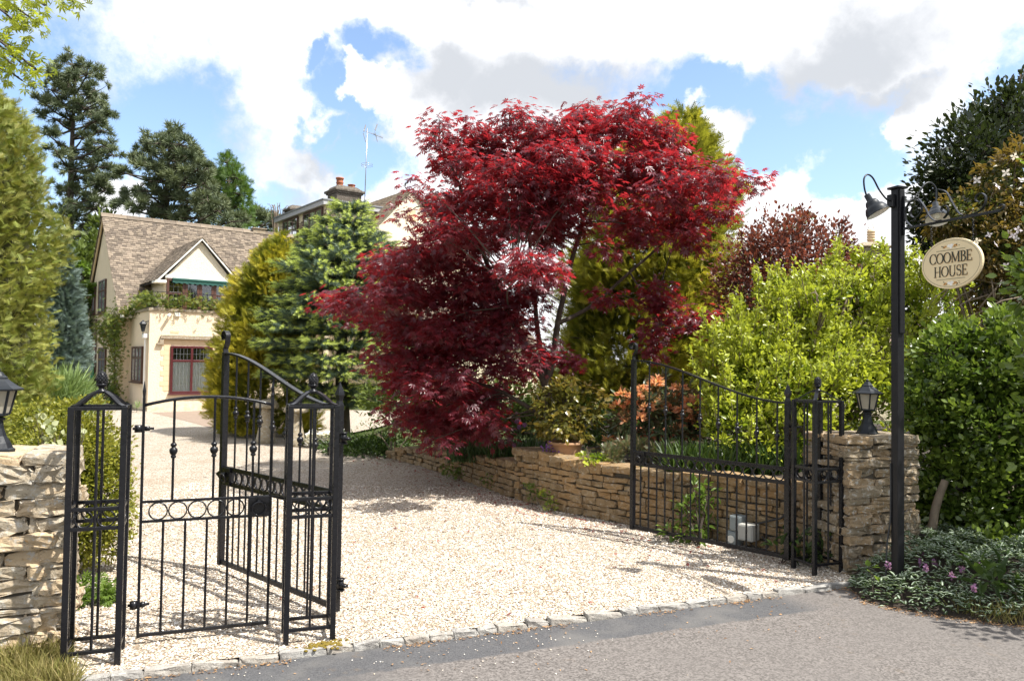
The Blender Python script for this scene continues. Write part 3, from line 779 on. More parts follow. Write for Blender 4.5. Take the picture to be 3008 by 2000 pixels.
# ------------------------------------------------------------------ house sign post
SP = np.array((3.045, 6.14, 0)); BD = np.array((.358, -.934, 0))        # bracket points over the road
rzB = math.atan2(BD[1], BD[0])
post = thing('sign_post', 'tall square black post carrying a scrolled bracket and two lamps', 'sign post', SP, rzB)
PB = M['post_black']
part(post, 'post', lambda b: b.bar((0, 0, -.1), (0, 0, 3.165), .068, .068, up=(1, 0, 0)), .005, m=PB)
part(post, 'cap', lambda b: b.box((-.054, -.054, 3.165), (.054, .054, 3.183)), .003, m=PB)
part(post, 'batten', lambda b: b.box((.0345, -.024, 2.02), (.050, .024, 3.155)), .003, m=PB)
part(post, 'mounting_plate', lambda b: b.box((-.04, -.07, 3.02), (.012, -.0345, 3.12)), .003, m=PB); part(post, 'mounting_plate', lambda b: b.box((-.04, .0345, 3.02), (.012, .07, 3.12)), .003, m=PB)
BZ = 2.84
def spiral(c, r0, r1, a0, turns, n=30):
    t = np.linspace(0, 1, n); a = a0 + turns * 2 * math.pi * t; r_ = r0 + (r1 - r0) * t
    return np.stack([c[0] + r_ * np.cos(a), 0 * t, c[1] + r_ * np.sin(a)], 1)
bk = part(post, 'bracket', lambda b: (b.bar((.06, 0, BZ), (.86, 0, BZ), .018, .018), b.bar((.056, 0, BZ - .05), (.056, 0, 3.1), .03, .008, up=(0, 1, 0))), .002)
def smooth_pts(P, n=10):
    b_ = MB(); return limb(b_, [(p[0], 0, p[1]) for p in P], .01, .01, 4, n, 0.0)
SC1 = [(.175, 3.0), (.14, 2.985), (.125, 2.945), (.15, 2.915), (.19, 2.915), (.225, 2.95), (.222, 3.01), (.17, 3.05), (.11, 3.035), (.08, 2.97), (.085, 2.90), (.135, 2.848)]
SC2 = [(.20, 3.05), (.25, 2.985), (.30, 2.895), (.35, 2.855), (.40, 2.852)]
SC3 = [(.37, 3.09), (.44, 3.055), (.49, 2.97), (.55, 2.875), (.62, 2.852), (.70, 2.862), (.75, 2.905), (.755, 2.96), (.72, 2.99), (.685, 2.975), (.68, 2.945), (.705, 2.93)]
SC4 = [(.42, 2.862), (.455, 2.90), (.45, 2.945), (.415, 2.955), (.40, 2.93), (.415, 2.912)]
SC5 = [(.86, 2.84), (.885, 2.85), (.89, 2.872), (.872, 2.882), (.862, 2.87)]
for SCx in (SC1, SC2, SC3, SC4, SC5):
    Q = smooth_pts(SCx); part(bk, 'scroll', lambda b: b.tube(Q, 0, flat=((0, 1, 0), .02, .006)))
def sign_lamp(sg):
    """swan-neck lamp; sg = side of the post"""
    b = MB(); Q = limb(MB(), [(-.02, sg * .05, 3.07), (0, sg * .12, 3.08), (.01, sg * .20, 3.14), (.015, sg * .27, 3.225), (.02, sg * .33, 3.245), (.03, sg * .375, 3.205), (.035, sg * .375, 3.13), (.04, sg * .36, 3.075)], .008, .008, 6, 6, 0)
    b.tube(Q, .0068, 8); a = b.build('lamp_arm', M['lamp_black'], post, True)
    ax = unit(np.array((.38, -sg * .30, -.9))); p0 = np.array((.04, sg * .358, 3.08))
    rot = Vector((0, 0, -1)).rotation_difference(Vector(ax)).to_matrix()
    sh = MB(); prof = [(.022, .0), (.024, -.05), (.040, -.058), (.050, -.078), (.052, -.098), (.068, -.108), (.082, -.135), (.086, -.165), (.092, -.170), (.088, -.172), (.080, -.166), (.078, -.138), (.062, -.112), (.046, -.10), (.02, -.06)]
    sh.lathe(prof, k=20); V = np.vstack(sh.V) @ np.array(rot).T + p0; sh.V = [V]
    sh.F = sh.F[:-2] + [sh.F[-2]]; sh.M = sh.M[:len(sh.F)]
    sh.M = [1 if 9 * 20 <= i < 14 * 20 else 0 for i in range(len(sh.F))]
    s_ = sh.build('lamp_shade', [M['lamp_black'], M['plastic_white']], post, True)
    lb = MB(); lb.lathe([(.014, -.06), (.016, -.085), (.026, -.105), (.030, -.125), (.022, -.145), (.004, -.152)], k=10); lb.V = [np.vstack(lb.V) @ np.array(rot).T + p0]; lb.build('bulb', M['curtain'], s_, True)
sign_lamp(-1); sign_lamp(1)
part(post, 'cable', lambda b: limb(b, [(-.03, -.040, 1.0), (-.03, -.042, .6), (-.045, -.062, .35), (-.05, -.075, .05)], .007, .007, 6, 5, .01), m=M['cable'])

# the oval name board
SZ, SX, RX, RZ = 2.518, .485, .248, .186
sg = thing('house_sign', 'cream oval name board hung on chains with dark serif lettering', 'sign', SP + BD * SX + np.array((0, 0, SZ)), rzB + R(1))
t = np.arange(56) * 2 * math.pi / 56
b = MB(); b.prism(np.stack([RX * np.cos(t), 0 * t + .012, RZ * np.sin(t)], 1)[::-1], (0, -.024, 0)); b.build('board', M['cream_sign'], sg, bevel=.004)
def glyphs():
    """serif capitals as flat outlines: list of polygons in a 1-high em"""
    def rect(x0, y0, x1, y1): return [(x0, y0), (x1, y0), (x1, y1), (x0, y1)]
    def strip(P, wds):
        P = np.array(P, float); T = unit(np.gradient(P, axis=0)); Nn = np.stack([-T[:, 1], T[:, 0]], 1); wds = np.array(wds)[:, None] / 2
        return [[tuple(P[i] + Nn[i] * wds[i]), tuple(P[i + 1] + Nn[i + 1] * wds[i + 1]), tuple(P[i + 1] - Nn[i + 1] * wds[i + 1]), tuple(P[i] - Nn[i] * wds[i])] for i in range(len(P) - 1)]
    def arc(cx, cy, rx, ry, a0, a1, thick=.13, thin=.04, n=22):
        a = np.radians(np.linspace(a0, a1, n)); return strip(np.stack([cx + rx * np.cos(a), cy + ry * np.sin(a)], 1), thin + (thick - thin) * np.abs(np.cos(a)) ** 1.2)
    def stem(x, y0=0, y1=1, w_=.12, sb=True, st=True):
        o = [rect(x - w_ / 2, y0, x + w_ / 2, y1)]
        if sb: o.append(rect(x - w_ / 2 - .07, y0, x + w_ / 2 + .07, y0 + .035))
        if st: o.append(rect(x - w_ / 2 - .07, y1 - .035, x + w_ / 2 + .07, y1))
        return o
    G = {}
    G['O'] = (arc(.42, .5, .36, .48, 0, 360, n=34), .84)
    G['C'] = (arc(.42, .5, .36, .48, 42, 318, n=28) + [rect(.68, .68, .72, .97), rect(.68, .05, .72, .28)], .78)
    G['M'] = (stem(.14, w_=.06) + stem(.86, w_=.12) + strip([(.15, .99), (.49, .08)], [.12, .12]) + strip([(.49, .06), (.84, .99)], [.05, .05]), 1.0)
    G['B'] = (stem(.16) + arc(.28, .76, .26, .22, -90, 90) + arc(.28, .27, .32, .255, -90, 90) + [rect(.16, .965, .30, 1.0), rect(.16, .52, .30, .555), rect(.16, 0, .30, .035)], .66)
    G['E'] = (stem(.16) + [rect(.16, .955, .58, 1.0), rect(.16, .48, .46, .525), rect(.16, 0, .62, .045), rect(.55, .78, .585, 1.0), rect(.43, .40, .465, .60), rect(.59, 0, .625, .24)], .68)
    G['H'] = (stem(.16) + stem(.70) + [rect(.16, .48, .70, .525)], .86)
    G['U'] = (stem(.16, .3, 1, sb=False) + stem(.68, .3, 1, .055, sb=False) + arc(.42, .32, .26, .33, 180, 360, .12, .05), .84)
    a = np.radians(np.linspace(40, 270, 16)); b_ = np.radians(np.linspace(90, -140, 16))
    P = np.vstack([np.stack([.30 + .21 * np.cos(a), .755 + .23 * np.sin(a)], 1), np.stack([.30 + .235 * np.cos(b_), .265 + .26 * np.sin(b_)], 1)])
    G['S'] = (strip(P, .045 + .085 * np.exp(-((np.arange(32) - 15.5) / 7) ** 2)) + [rect(.455, .70, .49, .97), rect(.085, .03, .12, .30)], .60)
    return G
GL = glyphs()
def lettering(word, zc, h_, mname, dx=0., dz=0., y=-.0145, width=None, name='lettering'):
    adv = sum(GL[c][1] for c in word); k = (width / (adv * h_)) if width else 1.0; b = MB(); x = -adv * h_ * k / 2
    yy = y
    for c in word:
        for pl in GL[c][0]:
            yy -= .00002
            b.prism([(x + px * h_ * k + dx, yy, zc + (py - .5) * h_ + dz) for px, py in pl], (0, .0022, 0))
        x += GL[c][1] * h_ * k
    return b.build(name, M[mname], sg)
lettering('COOMBE', .045, .078, 'sign_tan', .0025, -.003, -.0126, .352, 'letter_shadow'); lettering('HOUSE', -.055, .078, 'sign_tan', .0025, -.003, -.0126, .278, 'letter_shadow')
lettering('COOMBE', .045, .078, 'ink', width=.352); lettering('HOUSE', -.055, .078, 'ink', width=.278)
b = MB()
for z in (.100, -.113): b.box((-.118, -.0138, z - .0012), (.118, -.0122, z + .0012))
E1 = np.stack([(RX - .016) * np.cos(t), 0 * t - .0125, (RZ - .016) * np.sin(t)], 1); b.tube(E1, .0010, 4, closed=True); b.build('border_lines', M['ink'], sg)
m_, tt = mat('petal_white'); done(tt, princ(tt, (.80, .78, .72), .6)); M['petal_white'] = m_
for zc in (.130, -.143):
    for nm, mm, pts in (('painted_roses', 'petal_white', [(-.014, 0, .013), (.010, .004, .012), (.004, -.012, .011)]), ('painted_buds', 'orange_paint', [(-.040, -.002, .008), (.036, .001, .008), (-.052, -.008, .006), (.05, -.004, .006), (.028, -.008, .006)]), ('painted_leaves', 'ink', [])):
        b = MB(); yy = -.0128
        for x, z, r_ in pts:
            yy -= .0004; a = np.arange(12) * 2 * math.pi / 12; b.prism([(x + r_ * math.cos(q), yy, zc + z + r_ * .8 * math.sin(q)) for q in a][::-1], (0, .0012, 0))
        if not pts:
            for i in range(16):
                x = random.uniform(.02, .068) * random.choice((-1, 1)); z = random.uniform(-.014, .012); a = random.uniform(-.7, .7) + (math.pi if x < 0 else 0); d = np.array((math.cos(a), math.sin(a))) * .012; p = np.array((-d[1], d[0])) * .25
                q = np.array((x, zc + z)); b.prism([(v[0], -.0128 - i * 2e-5, v[1]) for v in (q, q + d * .5 - p, q + d, q + d * .5 + p)], (0, .0006, 0))
        b.build(nm, M[mm], sg)
for x in (-.17, .17):
    b = MB(); zt = BZ - SZ - .01; zb = RZ * math.sqrt(1 - (x / RX) ** 2) - .012; n = 11
    for i in range(n):
        z = zb + (zt - zb) * (i + .5) / n; a = (1, 0, 0) if i % 2 else (0, 1, 0); r_ = (zt - zb) / n * .62
        P_ = ring_pts((x, 0, z), r_, a, 8); P_[:, :2] = (P_[:, :2] - (x, 0)) * .6 + (x, 0); b.tube(P_, .0022, 4, closed=True)
    b.build('chain', IR, sg, True)

# ------------------------------------------------------------------ the house
TH = R(37); HO = np.array((-11.99, 25.7, 0))
house = thing('house', 'cream rendered house with steep stone slate roof, dormer and balcony', 'house', HO, TH)
CT, ST_ = math.cos(TH), math.sin(TH)
def hp(u, v, z=0.): return HO + np.array((u * CT - v * ST_, u * ST_ + v * CT, z))
def slates(mb, p0, U, S, lu, ls, wt=.165, ht=.12, th=.020, keep=None, m=0):
    """courses of stone slates on a slope: p0 eave corner, U along the eave, S up the slope"""
    p0, U, S = np.array(p0, float), unit(np.array(U, float)), unit(np.array(S, float)); Nn = unit(np.cross(U, S)); n = int(ls / ht) + 1
    for i in range(n):
        s0 = i * ht; x = -rng.uniform(0, wt)
        while x < lu:
            wd = wt * rng.uniform(.7, 1.25); a, b_ = max(x, 0), min(x + wd - .008, lu); x += wd
            if b_ - a < .03: continue
            s1 = min(s0 + ht * 1.25, ls + .02)
            if keep is not None and not keep((a + b_) / 2, s0 + ht / 2): continue
            lift = th * rng.uniform(1.0, 1.7); j = rng.normal() * .008
            f = lambda uu, ss_, nn: p0 + U * uu + S * ss_ + Nn * nn
            V = [f(a, s0 + j, 0), f(b_, s0 + j, 0), f(b_, s1, -.004), f(a, s1, -.004), f(a, s0 + j, lift), f(b_, s0 + j, lift), f(b_, s1, .012), f(a, s1, .012)]
            mb.add(V, [(4, 5, 6, 7), (0, 1, 5, 4), (1, 2, 6, 5), (3, 0, 4, 7), (3, 2, 1, 0)], m, rng.random())
WZ0, RZ0, VF, VB, VR, UL, UR = 3.35, 7.42, 2.97, 10.2, 6.6, -.33, 7.0
b = MB()          # main block with its gable ends
b.prism([(UL, VF, -.1), (UL, VB, -.1), (UL, VB, WZ0), (UL, VR, RZ0 - .12), (UL, VF, WZ0)], (UR - UL, 0, 0))
b.build('wall', M['stucco'], house)
b = MB(); b.box((0, 0, -.1), (3.9, VF - .005, 3.32)); b.build('bay_wall', M['stucco'], house)
b = MB(); b.box((-.05, -.05, 3.32), (3.95, .18, 3.42)); b.box((-.05, .18, 3.32), (.18, VF - .01, 3.42)); b.box((3.72, .18, 3.32), (3.95, VF - .01, 3.42)); b.build('parapet', M['coping'], house, bevel=.015)
sl_ = math.atan2(RZ0 - 3.28, VR - (VF - .42)); Ls = math.hypot(RZ0 - 3.28, VR - (VF - .42))
b = MB()
slates(b, (UL - .16, VF - .42, 3.28), (1, 0, 0), (0, math.cos(sl_), math.sin(sl_)), UR - UL + .16, Ls)
slates(b, (UR, VB + .4, 3.28), (-1, 0, 0), (0, -math.cos(sl_), math.sin(sl_)), UR - UL + .16, Ls)
rf = b.build('roof', M['slates'], house)
b = MB(); x = UL - .17
while x < UR:
    l = rng.uniform(.4, .5); b.prism([(x, VR - .17, RZ0 - .10), (x, VR, RZ0 + .075), (x, VR + .17, RZ0 - .10), (x, VR, RZ0 - .02)], (l - .008, 0, 0), 0, rng.random()); x += l
b.build('ridge_tiles', M['slates'], rf)
b = MB(); b.box((5.5, VR - .14, RZ0 - .1), (6.05, VR + .14, RZ0 + .12)); b.box((5.45, VR - .19, RZ0 + .12), (6.1, VR + .19, RZ0 + .16)); b.build('vent_stack', M['coping'], house, bevel=.01)
for sgn, ve in ((1, VF - .42), (-1, VB + .42)):      # barge boards on the gable end
    b = MB(); q = [(UL - .06, ve, 3.22), (UL - .06, VR, RZ0 - .06), (UL - .06, VR, RZ0 - .22), (UL - .06, ve + sgn * .14, 3.22)]
    b.prism(q, (-.05, 0, 0)); b.build('barge_board', M['plastic_white'] if False else M['ashlar'], house)
b = MB(); b.tube([(UL - .1, VF - .45, 3.22), (.0 - .06, VF - .45, 3.22)], .06, 8); b.build('gutter', M['white_wood'], house, True)
# dormer above the balcony
DV, DA, DE, DU0, DU1 = 1.5, 6.12, 4.62, .80, 3.14; DC = (DU0 + DU1) / 2
vr_at = lambda z: VF - .42 + (z - 3.28) / math.tan(sl_)
b = MB(); b.prism([(DU0, DV, 3.32), (DU1, DV, 3.32), (DU1, DV, DE), (DC, DV, DA - .1), (DU0, DV, DE)], (0, vr_at(DE) + .4 - DV, 0)); b.build('dormer_wall', M['stucco_white'], house)
dsl = math.atan2(DA - 4.47, DC - .42); dl = math.hypot(DA - 4.47, DC - .42)
b = MB()
keep = lambda uu, ss_: DV - .18 + uu < vr_at(4.47 + ss_ * math.sin(dsl)) + .25
slates(b, (.42, DV - .18 + 5.2, 4.47), (0, -1, 0), (math.cos(dsl), 0, math.sin(dsl)), 5.2, dl, keep=lambda uu, ss_: 5.2 - uu + DV - .18 < vr_at(4.47 + ss_ * math.sin(dsl)) + .25)
slates(b, (2 * DC - .42, DV - .18, 4.47), (0, 1, 0), (-math.cos(dsl), 0, math.sin(dsl)), 5.2, dl, keep=keep)
for sg_ in (-1, 1):
    b.prism([(DC + sg_ * (DC - .42), DV - .12, 4.42), (DC, DV - .12, DA - .02), (DC, DV - .12, DA - .12), (DC + sg_ * (DC - .42 - .1), DV - .12, 4.42)], (0, 4.6, 0), 1)
b.build('dormer_roof', [M['slates'], M['dark_backing']], house)
for sg_ in (-1, 1):
    b = MB(); b.prism([(DC + sg_ * (DC - .40), DV - .16, 4.40), (DC + sg_ * .0, DV - .16, DA - .02), (DC + sg_ * .0, DV - .16, DA - .085), (DC + sg_ * (DC - .40 - .075), DV - .16, 4.40)], (0, .035, 0)); b.build('verge', M['white_wood'], house)
b = MB(); b.box((DU0 - .02, DV - .05, 4.60), (DU1 + .02, DV - .003, 4.72)); b.build('fascia', M['white_wood'], house)
b = MB(); b.box((.42, DV - .16, 4.40), (.80, DV + .35, 4.50)); b.build('soffit', M['white_wood'], house, bevel=.01)
# awning, furled under the gable
b = MB(); b.tube([(DU0 + .2, DV - .13, 4.55), (DU1 - .02, DV - .13, 4.55)], .055, 10); n = 24
for i in range(n):
    x0, x1 = DU0 + .2 + (DU1 - DU0 - .22) * i / n, DU0 + .2 + (DU1 - DU0 - .22) * (i + 1) / n; d_ = .12 + (.025 if i % 2 else 0)
    b.prism([(x0, DV - .15, 4.55), (x1, DV - .15, 4.55), (x1, DV - .17, 4.55 - d_), (x0, DV - .17, 4.55 - d_)], (0, -.004, 0))
b.build('awning', M['green_canvas'], house, bevel=0)

def window(parent, f, W, H, cols, transom=None, fr=.06, fm='brown_frame', curtain=True, leads=(5, 7), name='window', frame_d=.07):
    """f(x, out, z) -> place in the house; W wide, H high, cols lights, transom height"""
    def bx(b, x0, x1, o0, o1, z0, z1, m=0):
        V = [f(*p) for p in ((x0, o0, z0), (x1, o0, z0), (x1, o1, z0), (x0, o1, z0), (x0, o0, z1), (x1, o0, z1), (x1, o1, z1), (x0, o1, z1))]
        b.add(V, [(3, 2, 1, 0), (4, 5, 6, 7), (0, 1, 5, 4), (1, 2, 6, 5), (2, 3, 7, 6), (3, 0, 4, 7)], m)
    b = MB(); d = frame_d
    bx(b, 0, fr, 0, d, 0, H); bx(b, W - fr, W, 0, d, 0, H); bx(b, fr, W - fr, 0, d, 0, fr); bx(b, fr, W - fr, 0, d, H - fr, H)
    cw = (W - fr) / cols
    for i in range(1, cols): bx(b, cw * i, cw * i + fr, .001, d - .004, fr, H - fr)
    if transom:
        for i in range(cols): bx(b, cw * i + fr, cw * (i + 1), .002, d - .006, transom, transom + fr)
    bx(b, -.06, W + .06, 0, d + .05, -.05, -.002)
    win = b.build(name, M[fm], parent, bevel=.006)
    b = MB()
    zs = [(fr, transom), (transom + fr, H - fr)] if transom else [(fr, H - fr)]
    for i in range(cols):
        for z0, z1 in zs: bx(b, cw * i + fr + .002, cw * (i + 1) - .002, d * .62, d * .62 + .006, z0 + .002, z1 - .002)
    b.build('pane', M['glass'], win)
    b = MB(); bx(b, fr * .5, W - fr * .5, .004, .009, fr * .5, H - fr * .5); b.build('unlit_room_panel', M['dark_backing'], win)  # dark-coloured panel on the solid wall stands for the unlit room
    if curtain:
        for i in range(cols):
            b = MB(); n = 26; xa, xb = cw * i + fr, cw * (i + 1); zt = (transom if transom else H - fr)
            for k in range(n):
                x0, x1 = xa + (xb - xa) * k / n, xa + (xb - xa) * (k + 1) / n; o0, o1 = .024 + .010 * math.sin(k * 1.7 + i), .024 + .010 * math.sin((k + 1) * 1.7 + i)
                b.add([f(x0, o0, fr), f(x1, o1, fr), f(x1, o1, zt), f(x0, o0, zt)], [(0, 1, 2, 3)])
            b.build('net_curtain', M['curtain'], win)
    if leads:
        b = MB()
        for i in range(cols):
            for z0, z1 in zs:
                nx = leads[0]; nz = max(2, int(round(leads[1] * (z1 - z0) / (H - 2 * fr)))); xa, xb = cw * i + fr, cw * (i + 1)
                for k in range(1, nx): x = xa + (xb - xa) * k / nx; bx(b, x - .0025, x + .0025, d * .62 + .006, d * .62 + .010, z0, z1)
                for k in range(1, nz): z = z0 + (z1 - z0) * k / nz; bx(b, xa, xb, d * .62 + .007, d * .62 + .011, z - .0025, z + .0025)
        b.build('leading', M['lead'], win)
    return win
front = lambda u0, v0, z0: (lambda x, o_, z: (u0 + x, v0 - o_, z0 + z))
leftw = lambda u0, v0, z0: (lambda x, o_, z: (u0 - o_, v0 - x, z0 + z))
window(house, front(.67, 0, .58), 1.36, 1.60, 2, 1.06, .075, 'maroon_frame')
window(house, leftw(0, 2.38, .93), 1.6, 1.22, 3, .80, .06, curtain=False)
window(house, leftw(UL, 7.35, 3.5), 1.45, 1.32, 2, .85, .06, curtain=False)
window(house, leftw(UL, 8.75, 3.55), .5, 1.25, 1, None, .05, curtain=False)
window(house, leftw(UL, 6.95, .75), 1.45, 1.4, 2, .9, .06, curtain=False)
b = MB(); b.box((UL - .05, 8.0, 0), (UL - .003, 8.85, 2.05)); b.build('side_door', M['white_wood'], house, bevel=.01)
wx = DU0 + .03                                          # balcony doors and side lights
for x0, w_, hh, z0 in ((0, .62, 1.18, 3.40), (.62, .5, 1.18, 3.40), (1.12, .5, 1.18, 3.40), (1.62, .62, 1.18, 3.40)):
    window(house, front(wx + x0, DV, z0), w_ - .004, hh, 1, (.62 if w_ > .55 else None), .085, 'brown_frame', False, (3, 5), 'balcony_window')
# hood mould and quoins round the front window
b = MB(); b.box((.33, -.12, 2.40), (2.42, -.002, 2.49)); b.box((.36, -.09, 2.49), (2.39, -.002, 2.53)); b.box((.30, -.10, 2.26), (.44, -.002, 2.40)); b.box((2.31, -.10, 2.26), (2.45, -.002, 2.40)); b.box((.22, -.11, 2.20), (.44, -.002, 2.26)); b.box((2.31, -.11, 2.20), (2.53, -.002, 2.26)); b.build('hood_mould', M['coping'], house, bevel=.012)
b = MB(); z = .66; i = 0
while z < 2.2:
    w_ = .30 if i % 2 else .20
    b.box((.665 - w_, -.012, z), (.665, -.001, z + .165), 0, rng.random()); b.box((2.035, -.012, z), (2.035 + w_, -.001, z + .165), 0, rng.random()); z += .17; i += 1
b.box((.45, -.0115, 2.205), (2.3, -.0012, 2.395)); b.build('quoins', M['ashlar'], house, bevel=.004)
# rainwater pipe, lantern, camera, alarm box
b = MB(); b.tube([(-.07, .22, .05), (-.07, .22, 2.45)], .036, 10); b.box((-.15, .10, 2.42), (-.006, .36, 2.56)); b.build('downpipe', M['white_wood'], house, bevel=.006)
b = MB(); b.tube([(UL - .06, 7.6, .1), (UL - .06, 7.6, 3.3)], .04, 8); b.build('downpipe', M['brown_frame'], house, True)
b = MB(); c = np.array((-.17, .12, 2.62))
b.lathe([(.02, 0), (.06, .03), (.055, .05), (.10, .24), (.125, .26), (.07, .33), (.02, .37), (.005, .40)], c, 6); b.bar(c + (0, 0, .30), (-.004, .12, 2.98), .025); b.lathe([(.012, -.1), (.012, .0)], c, 6); b.build('wall_lantern', M['lamp_black'], house)
b = MB(); b.bar((.60, 0, 3.24), (.60, -.12, 3.22), .03); b.bar((.62, -.08, 3.23), (.50, -.26, 3.16), .075, .07); b.build('security_camera', M['plastic_white'], house, bevel=.01)
b = MB(); b.box((.76, -.07, 3.16), (.94, -.001, 3.30)); b.build('alarm_box', M['plastic_white'], house, bevel=.02)
b = MB(); b.box((.66, -.012, 2.60), (.92, -.001, 2.68)); b.build('air_brick', M['ashlar'], house, bevel=.003)
# balcony railing with scrolls, standing on the parapet
b = MB()
for p, q in (((.06, .06), (3.8, .06)), ((.06, .06), (.06, 2.4))):
    p_, q_ = np.array((*p, 3.42)), np.array((*q, 3.42)); L = np.linalg.norm(q_ - p_); d = unit(q_ - p_); n = int(L / .16)
    for z in (.05, .55): b.bar(p_ + (0, 0, z), q_ + (0, 0, z), .02)
    for i in range(n + 1): b.bar(p_ + d * L * i / n, p_ + d * L * i / n + (0, 0, .56), .014)
b.build('balcony_railing', IR, house)
hs_ = thing('garden_hose', 'coiled green garden hose hanging on the gable wall', 'hose', hp(UL, 7.75, 1.25), TH); b = MB()
for k in range(7):
    t_ = np.linspace(0, 2 * math.pi, 25)[:-1]; b.tube(np.stack([-.08 - .012 * k + 0 * t_, (.16 + .012 * k) * np.cos(t_), -.28 + (.50 + .02 * k) * np.sin(t_) * (1.0 if k % 2 else .93)], 1), .014, 6, closed=True)
b.build('hose', M['hose_green'], hs_, True); b = MB(); b.box((-.12, -.05, .16), (0, .05, .24)); b.build('hook', IR, hs_)

# the taller range behind: flat roofed window storey, gabled bay and chimneys
h2 = thing('house', 'taller stone house range behind, with flat roof, gable and chimneys', 'house', HO, TH)
X0, Y0, ZT = 9.0, 6.75, 9.35
b = MB(); b.box((X0, Y0, -.1), (X0 + 8, 12.8, ZT - .28), 0); b.build('wall', M['stucco_stone'], h2)
b = MB(); 
slates(b, (X0 - .03, 12.8, 7.0), (0, -1, 0), (.03, 0, 1), 12.8 - Y0, ZT - 7.3, .3, .2, .02); slates(b, (X0, Y0 - .03, 7.0), (1, 0, 0), (0, .03, 1), 3.2, ZT - 7.3, .3, .2, .02); b.build('slate_hanging', M['dark_slates'], h2)
b = MB(); b.box((X0 - .22, Y0 - .22, ZT - .28), (X0 + 8, 13.0, ZT - .06), 0); b.build('fascia', M['grey_fascia'], h2); b = MB(); b.box((X0 - .26, Y0 - .26, ZT - .06), (X0 + 8, 13.04, ZT)); b.build('flat_roof', M['lead'], h2)
lw2 = lambda v0, z0: (lambda x, o_, z: (X0 - .03 - o_, v0 - x, z0 + z))
window(h2, lw2(12.1, 7.95), 2.05, 1.08, 3, None, .09, curtain=True, leads=(2, 3)); window(h2, lw2(9.35, 7.95), 2.35, 1.08, 3, None, .09, curtain=True, leads=(2, 3))
GX, GV, GZ, GE = 12.6, 5.0, 10.08, 7.6; gh = 2.3
b = MB(); b.prism([(GX - gh, GV, -.1), (GX + gh, GV, -.1), (GX + gh, GV, GE), (GX, GV, GZ - .1), (GX - gh, GV, GE)], (0, 6, 0)); b.build('gable_wall', M['stucco_white'], h2)
gs = math.atan2(GZ - GE + .25, gh + .25); gl_ = math.hypot(GZ - GE + .25, gh + .25)
b = MB(); slates(b, (GX - gh - .25, GV + 6, GE - .25), (0, -1, 0), (math.cos(gs), 0, math.sin(gs)), 6.15, gl_); slates(b, (GX + gh + .25, GV - .15, GE - .25), (0, 1, 0), (-math.cos(gs), 0, math.sin(gs)), 6.15, gl_); b.build('gable_roof', M['dark_slates'], h2)
b = MB(); b.box((GX - .28, GV - .05, 8.55), (GX + .28, GV - .002, 8.62)); b.box((GX - .22, GV - .03, 8.62), (GX + .22, GV - .002, 9.05)); b.build('attic_slit', M['ashlar'], h2)
window(h2, (lambda x, o_, z: (GX - .6 + x, GV - o_, 6.0 + z)), 1.2, 1.25, 2, None, .08, curtain=False)
window(h2, (lambda x, o_, z: (GX - .7 + x, GV - o_, 3.3 + z)), 1.4, 1.35, 2, None, .08, curtain=False)
def chimney(px0, px1, py_top, py_bot, off, pots):
    """square stack with oversailing cap; px are sight lines, off the depth behind the front"""
    zz = lambda px, py: (lambda d, t_: np.array((0, 0, EYE)) + d * t_)(ray(px, py), ((HO[:2] + np.array((-ST_, CT)) * off) @ np.array((ST_, -CT))) / (ray(px, py)[:2] @ np.array((ST_, -CT))))
    p, q = zz(px0, py_top), zz(px1, py_bot); u0, u1 = ((v[:2] - HO[:2]) @ np.array((CT, ST_)) for v in (p, q)); z1, z0 = p[2], q[2] - 1.0
    b = MB(); dpt = (u1 - u0) * .85
    b.box((u0, off, z0), (u1, off + dpt, z1 - .32)); b.box((u0 - .07, off - .07, z1 - .32), (u1 + .07, off + dpt + .07, z1 - .24)); b.box((u0 - .14, off - .14, z1 - .24), (u1 + .14, off + dpt + .14, z1 - .12))
    b.prism([(u0 - .08, off - .08, z1 - .12), (u1 + .08, off - .08, z1 - .12), (u1 - .15, off + .2, z1 + .1), (u0 + .15, off + .2, z1 + .1)], (0, dpt - .1, 0))
    ch = b.build('chimney', M['chimney_stone'], h2, bevel=.03)
    for k, (fx, hh, rr) in enumerate(pots):
        c_ = MB(); c_.lathe([(rr * 1.0, -.05), (rr * .95, hh * .3), (rr, hh * .45), (rr * 1.15, hh * .5), (rr * .98, hh * .6), (rr, hh * .85), (rr * 1.2, hh * .88), (rr * 1.2, hh), (rr * .8, hh)], (u0 + (u1 - u0) * fx, off + dpt * .5, z1 + .02), 12); c_.build('chimney_pot', M['clay_red'], ch, True)
    return u0, u1, z1
chimney(990, 1062, 545, 595, 8, [(.3, .52, .17), (.78, .26, .17)])
chimney(855, 898, 604, 640, 13, [])
chimney(1266, 1335, 572, 640, 8, [(.5, .2, .15)])
b = MB(); slates(b, (10.6, 2.2, 2.5), (1, 0, 0), (0, .8, .6), 8.0, 3.4, .3, .22); b.box((10.6, 2.4, -.1), (18.6, 4.95, 2.5), 1); b.build('lean_to', [M['slates'], M['stucco_stone']], h2)
